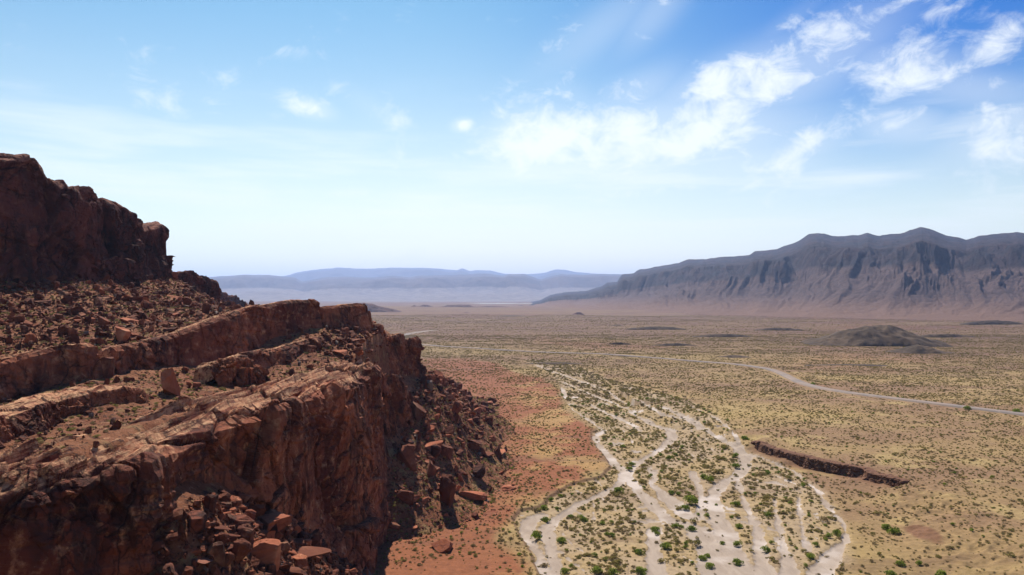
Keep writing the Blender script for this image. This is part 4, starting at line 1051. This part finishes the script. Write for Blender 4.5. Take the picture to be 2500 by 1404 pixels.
# the bushes that stand out: (px, py foot, width px, kind, label)
BUSH = [(1328, 1244, 26, 0, 'dark green bush on the bank above the sandy bend at the wash edge'), (1310, 1318, 32, 2, 'light green bush standing in the bare sandy pocket at the left of the wash'), (1370, 1325, 32, 0, 'round green bush just right of the sandy pocket'),
        (1335, 1272, 22, 1, 'two lobed green bush where the left channel enters the pocket'), (1393, 1264, 20, 0, 'bright green bush at the near side of the left channel'), (1510, 1202, 32, 0, 'green bush at the head of the island between two channels'),
        (1543, 1135, 24, 0, 'dark green bush at the channel crossing'), (1536, 1146, 18, 1, 'small light green bush just below the dark one at the crossing'), (1687, 1232, 40, 2, 'largest green bush beside the central channel'), (1672, 1240, 26, 1, 'lower left lobe bush of the large central clump'),
        (1733, 1178, 26, 2, 'dark green round bush at the inside of the right channel bend'), (1752, 1155, 30, 3, 'olive bush row head above the dark round bush'), (1795, 1140, 24, 1, 'green bush in the middle of the right hand channel'), (1797, 1160, 18, 3, 'small olive bush below the one in the right channel'),
        (1602, 1293, 28, 0, 'green bush at the point where two central channels part'), (1607, 1303, 18, 1, 'small green bush right below the bush at the channel parting'), (1648, 1288, 22, 1, 'olive green bush on the bare sand of the central channel'), (1690, 1293, 30, 0, 'low spreading green bush on the broad central sand'),
        (1625, 1340, 36, 0, 'big round green bush in the lower central channel'), (1560, 1352, 30, 0, 'dark green bush at the right tip of the big island'), (1458, 1400, 36, 0, 'dark green bush at the bottom edge on the big island'), (1452, 1360, 18, 2, 'deep green small bush inside the big island'),
        (1727, 1262, 18, 0, 'lone green bush on sand at the channel fork'), (1723, 1248, 20, 3, 'greyish bush above the lone one at the fork'), (1765, 1325, 18, 0, 'small round green bush in the right central channel'), (1735, 1382, 30, 0, 'wide green bush at the bottom centre of the sand'),
        (1716, 1362, 24, 1, 'green bush pair member left of the wide bottom bush'), (1728, 1356, 22, 0, 'green bush pair member touching its left neighbour'), (1700, 1330, 34, 3, 'long olive clump in the central sand'), (1802, 1330, 26, 2, 'green bush at the right bank of the central sand'),
        (1805, 1290, 26, 0, 'dark green bush on the right bank above the broad sand'), (1800, 1262, 22, 3, 'olive bush on the right bank higher up'), (1795, 1235, 26, 1, 'green bush clump on the right bank near the bend'), (1805, 1375, 28, 1, 'light green bush at the right bottom bank'),
        (1870, 1345, 28, 2, 'green bush among the right islands'), (2045, 1305, 30, 0, 'round green bush beside the rightmost sand channel'), (1980, 1365, 30, 0, 'dark green bush on the right sand near the bottom'), (2035, 1270, 22, 3, 'olive bush strip along the rightmost channel'),
        (2165, 1278, 32, 0, 'bright green bush below the eroded red bank'), (2180, 1290, 34, 1, 'brightest green low bush near the red scarp'), (2175, 1390, 34, 0, 'large green bush at the bottom right slope'), (2200, 1365, 26, 1, 'green bush above the large one at bottom right'),
        (2300, 1395, 30, 1, 'yellow green bush at the bottom edge far right'), (2245, 1365, 20, 2, 'green bush at the foot of the red scarp'), (2140, 1245, 22, 3, 'olive bush in the small gully below the cutbank'), (2068, 1165, 16, 0, 'green bush under the dark cutbank'),
        (2362, 1018, 22, 0, 'bright green bush beside the road at right'), (2485, 1028, 22, 1, 'green bush at the photo\'s right edge on the road'), (1985, 945, 16, 0, 'lone green bush near the bend of the road'), (1820, 1090, 22, 1, 'light green growth at the right bank by the upper bend'),
        (1500, 1405, 30, 1, 'pale green bush at the bottom of the big island'), (1380, 1400, 30, 0, 'green bush at the bottom left by the sandy arm'), (1595, 1290, 16, 1, 'small bush on the island tip'), (1372, 968, 12, 0, 'green bush at the upper left bend of the wash')]
for px, py, w, k, lab in BUSH:
    p = ground_at(px, py)
    if px > 2080 and py > 1100: p = ground_at(px, py, 1.5)
    place_shrub(k, p[0], p[1] + 0.3, w * p[1] / F_PX * 1.0, lab, 'larger green bushes in and beside the wash')

# scattered bushes
g5 = np.random.default_rng(21)
def field(n, y0, y1, seed):
    g = np.random.default_rng(seed)
    # uniform over the ground in the field of view
    y = np.sqrt(g.uniform(y0 * y0, y1 * y1, n)); x = y * g.uniform(-0.32, 1.0, n); return x, y
parts = [field(88000, 120, 460, 1), field(450000, 460, 1150, 2), field(360000, 1150, 2400, 3)]
sx = np.concatenate([p[0] for p in parts]); sy = np.concatenate([p[1] for p in parts])
z_, b_, zn_, pl_, st_, r2_ = ground_height(sx, sy, True)
tz_ = talus_height(np.clip(sx, -262, 26), np.clip(sy, 42, 540), False)
on_talus = (tz_ > z_ + .1) & (sx < 26) & (sy < 540)
rp = np.array([ground_at(a, b)[:2] for a, b in ROAD_PIX])
rd = dist_polyline(sx, sy, rp)
P3 = np.stack([sx, sy, sx * 0], 1)
dn = fbm(P3, 30, 3, seed=33)
in_z = zn_ < 0
dn2 = fbm(P3, 9, 2, seed=34)
prob = np.where(in_z, .85 + .8 * dn2, .55 + .7 * dn + .9 * dn2) * np.where(sy > 460, .9, 1)
ok = (b_ > .5) & (~on_talus) & (rd > 6.5) & (g5.random(len(sx)) < prob) & (st_ < .2)
# a few on the bare sand too
ok |= (b_ <= -.3) & (g5.random(len(sx)) < .045) & (sy < 460)
sx, sy, z_, zn_, b_, dn = (a[ok] for a in (sx, sy, z_, zn_, b_, dn))
n = len(sx); u1 = g5.random(n)
size = np.where(zn_ < 0, g5.gamma(3.2, .31, n) * .95, g5.gamma(5, .155, n) * .9)
size = np.clip(size, .4, 3.2) * np.where(sy > 1150, 1.3, 1)
kind = np.where(zn_ < 0, np.where(u1 < .09, 0 + (u1 * 1000).astype(int) % 3, np.where(u1 < .75, 3 + (u1 * 1000).astype(int) % 3, 6 + (u1 * 1000).astype(int) % 2)),
                np.where(u1 < .04, (u1 * 1000).astype(int) % 3, np.where(u1 < .5, 3 + (u1 * 1000).astype(int) % 3, 6 + (u1 * 1000).astype(int) % 2)))
kind = np.where(sy > 420, np.where(u1 < .5, 8, 9), kind)
spx, spy, sdd = to_px(np.stack([sx, sy, z_], 1))
seen = (spx > 930) & (spx < 2500) & (spy < 1404)
app = size / sdd * np.where(seen, 1, 0)
o_ = np.argsort(-app)
NS = 240
for i in o_[:NS]:
    k = int(kind[i]); px, py = spx[i], spy[i]
    if b_[i] < 0: where = 'on the bare sand'
    elif zn_[i] < 0: where = ('on the big lower island' if px < 1560 and py > 1200 else 'on the upper islands' if py < 1160 else 'on the central islands' if px < 1800 else 'on the right hand islands')
    elif px < 1320: where = 'on the red soil left'
    else: where = 'on the tan slope right' if px > 1500 else 'on the yellow soil left'
    lab = f'{"big" if size[i] > 2.6 else "mid sized"} {SHN[k]} desert bush {where} of the wash'
    place_shrub(k, sx[i], sy[i], size[i], lab, 'desert bushes dotted over the wash and plain', z=float(z_[i]))
rest = o_[NS:]
# small plants on the rock mass
def zone2(n, xr, yr, fn, seed, s0, s1):
    g = np.random.default_rng(seed); x = g.uniform(*xr, n); y = g.uniform(*yr, n); k = fn(x, y); x, y = x[k], y[k]
    return x, y, g.uniform(s0, s1, len(x))
R_ = [zone2(3600, (-95, -40), (76, 235), lambda x, y: (x < line_x(RA, y) - 8.5) & (x > line_x(RB, y) + 3), 61, .35, 1.0), zone2(3500, (-136, -50), (126, 320), lambda x, y: x < line_x(RB, y) - 6, 62, .5, 1.3),
      zone2(7000, (-36, 6), (130, 430), lambda x, y: (x > line_x(RA, y) + 3) & (talus_height(x, y, False) > .2), 63, .5, 1.4)]
mx, my, ms = (np.concatenate([r[i] for r in R_]) for i in range(3)); mz = surface(mx, my)
PX_ = np.concatenate([sx[rest], mx]); PY_ = np.concatenate([sy[rest], my]); PZ_ = np.concatenate([z_[rest] - .04, mz - .05]); PS_ = np.concatenate([size[rest], ms])
KK = np.concatenate([kind[rest], np.where(g5.random(len(mx)) < .5, 5, 6)])
shrub_src = {}
for o in COL.objects:
    if o.type == 'MESH' and o.name.startswith('shrub'): shrub_src.setdefault(o.data.name, o)
names = [m.name for m in SH]
for i, nm in enumerate(names):
    if nm not in shrub_src:                                        # a kind so far only met in the distance still needs one bush of its own
        j = int(np.argmax((kind == i) & seen)) if ((kind == i) & seen).any() else 0
        shrub_src[nm] = place_shrub(i, sx[j] + 1, sy[j], size[j], f'tiny {SHN[i]} desert bush far out on the plain towards the mountains', 'desert bushes dotted over the wash and plain', z=float(z_[j]))
scatter('desert_scrub', np.stack([PX_, PY_, PZ_], 1), PS_, np.stack([PX_ * 0, PX_ * 0, np.random.default_rng(5).uniform(0, 6.28, len(PX_))], 1), KK, [shrub_src[nm] for nm in names],
        'low desert scrub dotted over the plain and slopes', 'scrub')
print('shrubs', len(PX_), 'rocks', len(rx))

# ------------------------------------------------------------------ air
bm_v = np.array([(x, y, z) for z in (-110, 1110) for y in (-3000, 36000) for x in (-26000, 26000)], float)
hz = mesh_np('haze', bm_v, np.array([(0, 2, 3, 1), (4, 5, 7, 6), (0, 1, 5, 4), (2, 6, 7, 3), (0, 4, 6, 2), (1, 3, 7, 5)]), None, smooth=False)
hm = bpy.data.materials.new('haze'); hm.use_nodes = True
H = NT(hm.node_tree)
for nd in list(H.n): H.n.remove(nd)
pv = H.node('ShaderNodeVolumePrincipled'); pv.inputs['Color'].default_value = (0.42, 0.58, 1.0, 1)
pv.inputs['Density'].default_value = 0.000047; pv.inputs['Anisotropy'].default_value = 0.3
ho = H.node('ShaderNodeOutputMaterial'); H.l.new(pv.outputs[0], ho.inputs['Volume'])
hz.data.materials.append(hm)
tag(hz, 'pale blue haze filling the valley out to the far mountains', 'haze', kind='stuff')
